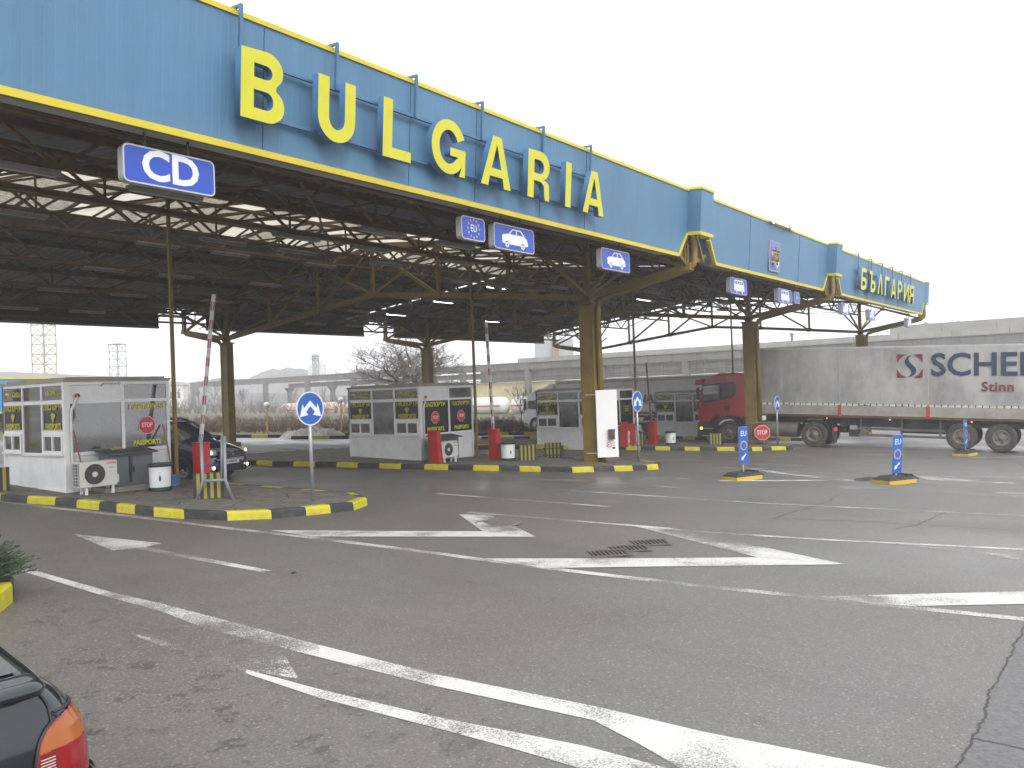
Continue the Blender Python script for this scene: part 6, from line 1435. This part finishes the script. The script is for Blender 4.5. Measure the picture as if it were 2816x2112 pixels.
b.build('window', DGREY, hs_); b = MB(); b.box((0, 0, 5.4), (4.2, 3.4, .25), 0, R(-50)); b.build('roof', mat('house_roof', (.3, .28, .27), .8), hs_)
bl = thing('blue_canopy_building', 'low blue building with yellow trim and grey roof at the far left', 'building', (0, 0, 0))
YB_ = 62.0; a = onY(-260, 1041, YB_); c = onY(335, 1036, YB_)
b = MB(); b.bb((a.x, YB_, a.z-2.4), (c.x, YB_+30, a.z-.12)); b.build('wall', mat('building_blue', (.06, .22, .45), .6, var=.08), bl); b = MB(); b.bb((a.x-.1, YB_-.06, a.z-.12), (c.x+.1, YB_+30, a.z)); b.bb((a.x-.1, YB_-.05, a.z-2.45), (c.x+.1, YB_+.1, a.z-2.35)); b.build('trim', YEL, bl)
b = MB(); m_ = (YB_+YB_+30)/2; b.add([(a.x, YB_+.2, a.z), (c.x, YB_+.2, a.z), (c.x-2, m_, a.z+1.0), (a.x, m_, a.z+1.0), (c.x, YB_+30, a.z), (a.x, YB_+30, a.z)], [(0, 1, 2, 3), (2, 4, 5, 3), (1, 4, 2)]); b.build('roof', mat('grey_sheet_roof', (.17, .16, .155), .6, var=.15), bl)
b = MB(); 
for i in range(5): q_ = a.x+2+i*(c.x-a.x-5)/4; b.bb((q_, YB_+.5, a.z-6), (q_+.4, YB_+.9, a.z-2.4))
b.bb((a.x, YB_+6, a.z-7), (c.x, YB_+25, a.z-2.4)); b.build('pillars', mat('pale_wall', (.45, .44, .42), .8, var=.2), bl)
# hills with wooded bumpy crests
def hill(label, pts, ds, depth_, m, seed):
    rnd = random.Random(seed); b = MB(); pxs = [p[0] for p in pts]; pys = [p[1] for p in pts]; xs = list(np.arange(pxs[0], pxs[-1], 3.0)); rows = []
    for px in xs:
        py = np.interp(px, pxs, pys)-4*mnoise.noise(Vector((px*.05, seed, 0)))-3*mnoise.noise(Vector((px*.19, seed, 2)))-1.6*mnoise.noise(Vector((px*.6, seed, 5)))
        tp_ = far(px, py, ds); g0 = ground_far(px, ds*.8); rows.append([Vector((g0.x, g0.y, g0.z-3)), tp_*.35+far(px, 1120, ds*.9)*.65, tp_*.75+far(px, 1100, ds*.95)*.25, tp_, far(px, 1130, ds*1.3)])
    k = len(rows[0]); vs = [v for r_ in rows for v in r_]; b.add(vs, [(i*k+j, (i+1)*k+j, (i+1)*k+j+1, i*k+j+1) for i in range(len(rows)-1) for j in range(k-1)])
    o = b.build('hill', m, None, smooth=True); struct(o); return o
HM = mat('wooded_hill', (.075, .07, .068), .95, var=.35, scale=.12)
hill('', [(-300, 1075), (100, 1062), (330, 1050), (430, 1045), (520, 1052), (600, 1040), (680, 1042), (730, 1018), (800, 1011), (860, 1018), (905, 1032), (960, 1024), (1010, 1016), (1100, 1030), (1250, 1050), (1700, 1070), (2300, 1080)], 430, 1, HM, 3)
hill('', [(-300, 1090), (200, 1085), (400, 1078), (600, 1085), (760, 1080), (1000, 1088), (1500, 1090)], 260, 1, HM, 9)
hz = thing('tower_block', 'pale hazy tower block behind the floodlight mast', 'building', far(871, 1001, 420)); b = MB(); b.box((0, 0, -8), (8, 6, 16), 0, R(-50)); b.box((1.5, -1, .8), (2.5, 2, 1.6), 0, R(-50)); b.build('wall', mat('pale_block', (.42, .42, .43), .8, var=.1), hz)
for i, dx in enumerate((-3, 2.6)): b = MB(); b.bar((dx*.6, -dx*.8, 0), (dx*.6, -dx*.8, 5), .15); b.build('antenna', MG, hz)
def ctower(px0, px1, pt, ds, label, waist=.82):
    g0 = ground_far((px0+px1)/2, ds); r = (px1-px0)/2/F*ds; top = far((px0+px1)/2, pt, ds).z; h = top-g0.z
    t = thing('cooling_tower', label, 'cooling tower', g0, 0, 'cooling towers in the haze'); b = MB(); b.lathe([(r*(waist+.5*(1-q) ** 2) if q < .8 else r*(waist+.02+(q-.8)*.25), h*q) for q in np.linspace(0, 1, 24)], n=40); b.build('shell', mat('tower_concrete', (.32, .32, .33), .9, var=.08, scale=.05), t, smooth=True)
ctower(1735, 1802, 918, 900, 'left of two hyperbolic cooling towers fading in haze', .9); ctower(1846, 1905, 914, 900, 'right of two hyperbolic cooling towers fading in haze', .9)
for px, pw, pt, lb in ((1390, 17, 944, 'wide faint chimney just right of the upright boom'), (1431, 13, 940, 'narrow faint chimney right of the wide chimney'), (1322, 16, 952, 'faint chimney left of the upright boom')):
    g0 = ground_far(px, 1000); h = far(px, pt, 1000).z-g0.z; t = thing('chimney', lb, 'chimney', g0, 0, 'hazy chimneys'); b = MB(); b.cyl((0, 0, 0), (0, 0, h), pw/2/F*1000*1.15, pw/2/F*1000, 20); b.build('stack', mat('tower_concrete'), t)
# ------------------------------------------------------------------ kerbed planter with juniper at the left edge
pl_ = [(2.0, 8.35), (2.7, 8.36), (3.12, 8.5), (3.43, 8.95), (3.58, 9.3), (3.6, 9.9), (3.35, 10.3), (2.6, 10.6), (2.0, 10.7)]
pt = thing('planter_bed', 'kerbed planting bed with yellow and black edging at the left edge', 'planter', G(2.8, 9.3)); T_ = Matrix.Translation(-Vector(pt.location))
b = MB(); cx, cy = 2.6, 9.5
def ins(p, k): d = Vector((cx-p[0], cy-p[1])); return (p[0]+d.x/d.length*k, p[1]+d.y/d.length*k)
colr = [1, 1, 1, 0, 0, 1, 0, 1]
for i in range(len(pl_)-1):
    p, q = pl_[i], pl_[i+1]; pi, qi = ins(p, .16), ins(q, .16); po, qo = ins(p, .02), ins(q, .02)
    b.add([G(*p, -.03), G(*q, -.03), G(*q, .17), G(*p, .17), G(*po, .2), G(*qo, .2), G(*qi, .2), G(*pi, .2), G(*qi, -.03), G(*pi, -.03)], [(0, 1, 2, 3), (3, 2, 5, 4), (4, 5, 6, 7), (7, 6, 8, 9), (0, 3, 4, 7, 9), (1, 8, 6, 5, 2)], colr[i])
b.xf(T_); b.build('kerb', [KBLK, KYLW], pt); b = MB(); b.add([G(*ins(p, .15), .15) for p in pl_], [tuple(range(len(pl_)))]); b.xf(T_); b.build('soil', mat('dark_soil', (.05, .04, .03), .95, var=.4, scale=9), pt)
jn = thing('juniper_bush', 'low spreading dark green juniper in the kerbed planting bed', 'bush', G(2.75, 9.45, .1)); rnd = random.Random(8); b = MB(); tw = MB()
for i in range(560):
    a = rnd.uniform(0, 2*PI); rr = math.sqrt(rnd.random()); o = Vector((rr*.78*math.cos(a), rr*.72*math.sin(a), .12+.42*(1-rr*rr)*rnd.uniform(.5, 1.1))); d = (Vector((math.cos(a)*rr, math.sin(a)*rr, .35))+Vector((rnd.gauss(0, .3), rnd.gauss(0, .3), rnd.gauss(.1, .25)))).normalized(); L = rnd.uniform(.16, .34)
    tw.tube([o, o+d*L], .004, 3)
    for k in range(52):
        f = rnd.random(); p = o+d*L*f; nd = (d*.7+Vector((rnd.gauss(0, .6), rnd.gauss(0, .6), rnd.gauss(.15, .5)))).normalized(); l = rnd.uniform(.025, .06)*(1.15-f*.5); s = nd.orthogonal().normalized()*.0065; b.add([p-s, p+s, p+nd*l], [(0, 1, 2)], 0 if rnd.random() < .6 else 1)
b.build('foliage', [mat('juniper_dark', (.012, .035, .010), .7, var=.4, scale=9), mat('juniper_mid', (.03, .075, .018), .7, var=.4, scale=9)], jn); tw.build('twigs', BARK, jn)
# small litter on the road
p = gp(808, 1577); t = thing('road_scrap', 'small dark scrap lying alone on the near road', 'scrap', p); b = MB(); b.grid(lambda u, v: (u*.035, v*.022, .004+.014*(1-u*u)*(1-v*v)*(1+math.sin(u*9)) ), np.linspace(-1, 1, 9), np.linspace(-1, 1, 7)); b.build('scrap', BLACK, t)
# ------------------------------------------------------------------ haze
hb = MB(); lo_z = -140; hb.bb((-300, -300, lo_z), (1300, 1300, 85)); hz = hb.build('haze', []); stuff(hz, 'thin winter haze over the whole plaza', 'haze')
m = bpy.data.materials.new('winter_haze'); m.use_nodes = True; n_ = m.node_tree.nodes; n_.remove(n_['Principled BSDF']); v = n_.new('ShaderNodeVolumePrincipled'); v.inputs['Density'].default_value = .0015; v.inputs['Color'].default_value = (.97, .98, 1, 1); v.inputs['Anisotropy'].default_value = .1
m.node_tree.links.new(v.outputs[0], n_['Material Output'].inputs['Volume']); hz.data.materials.append(m)
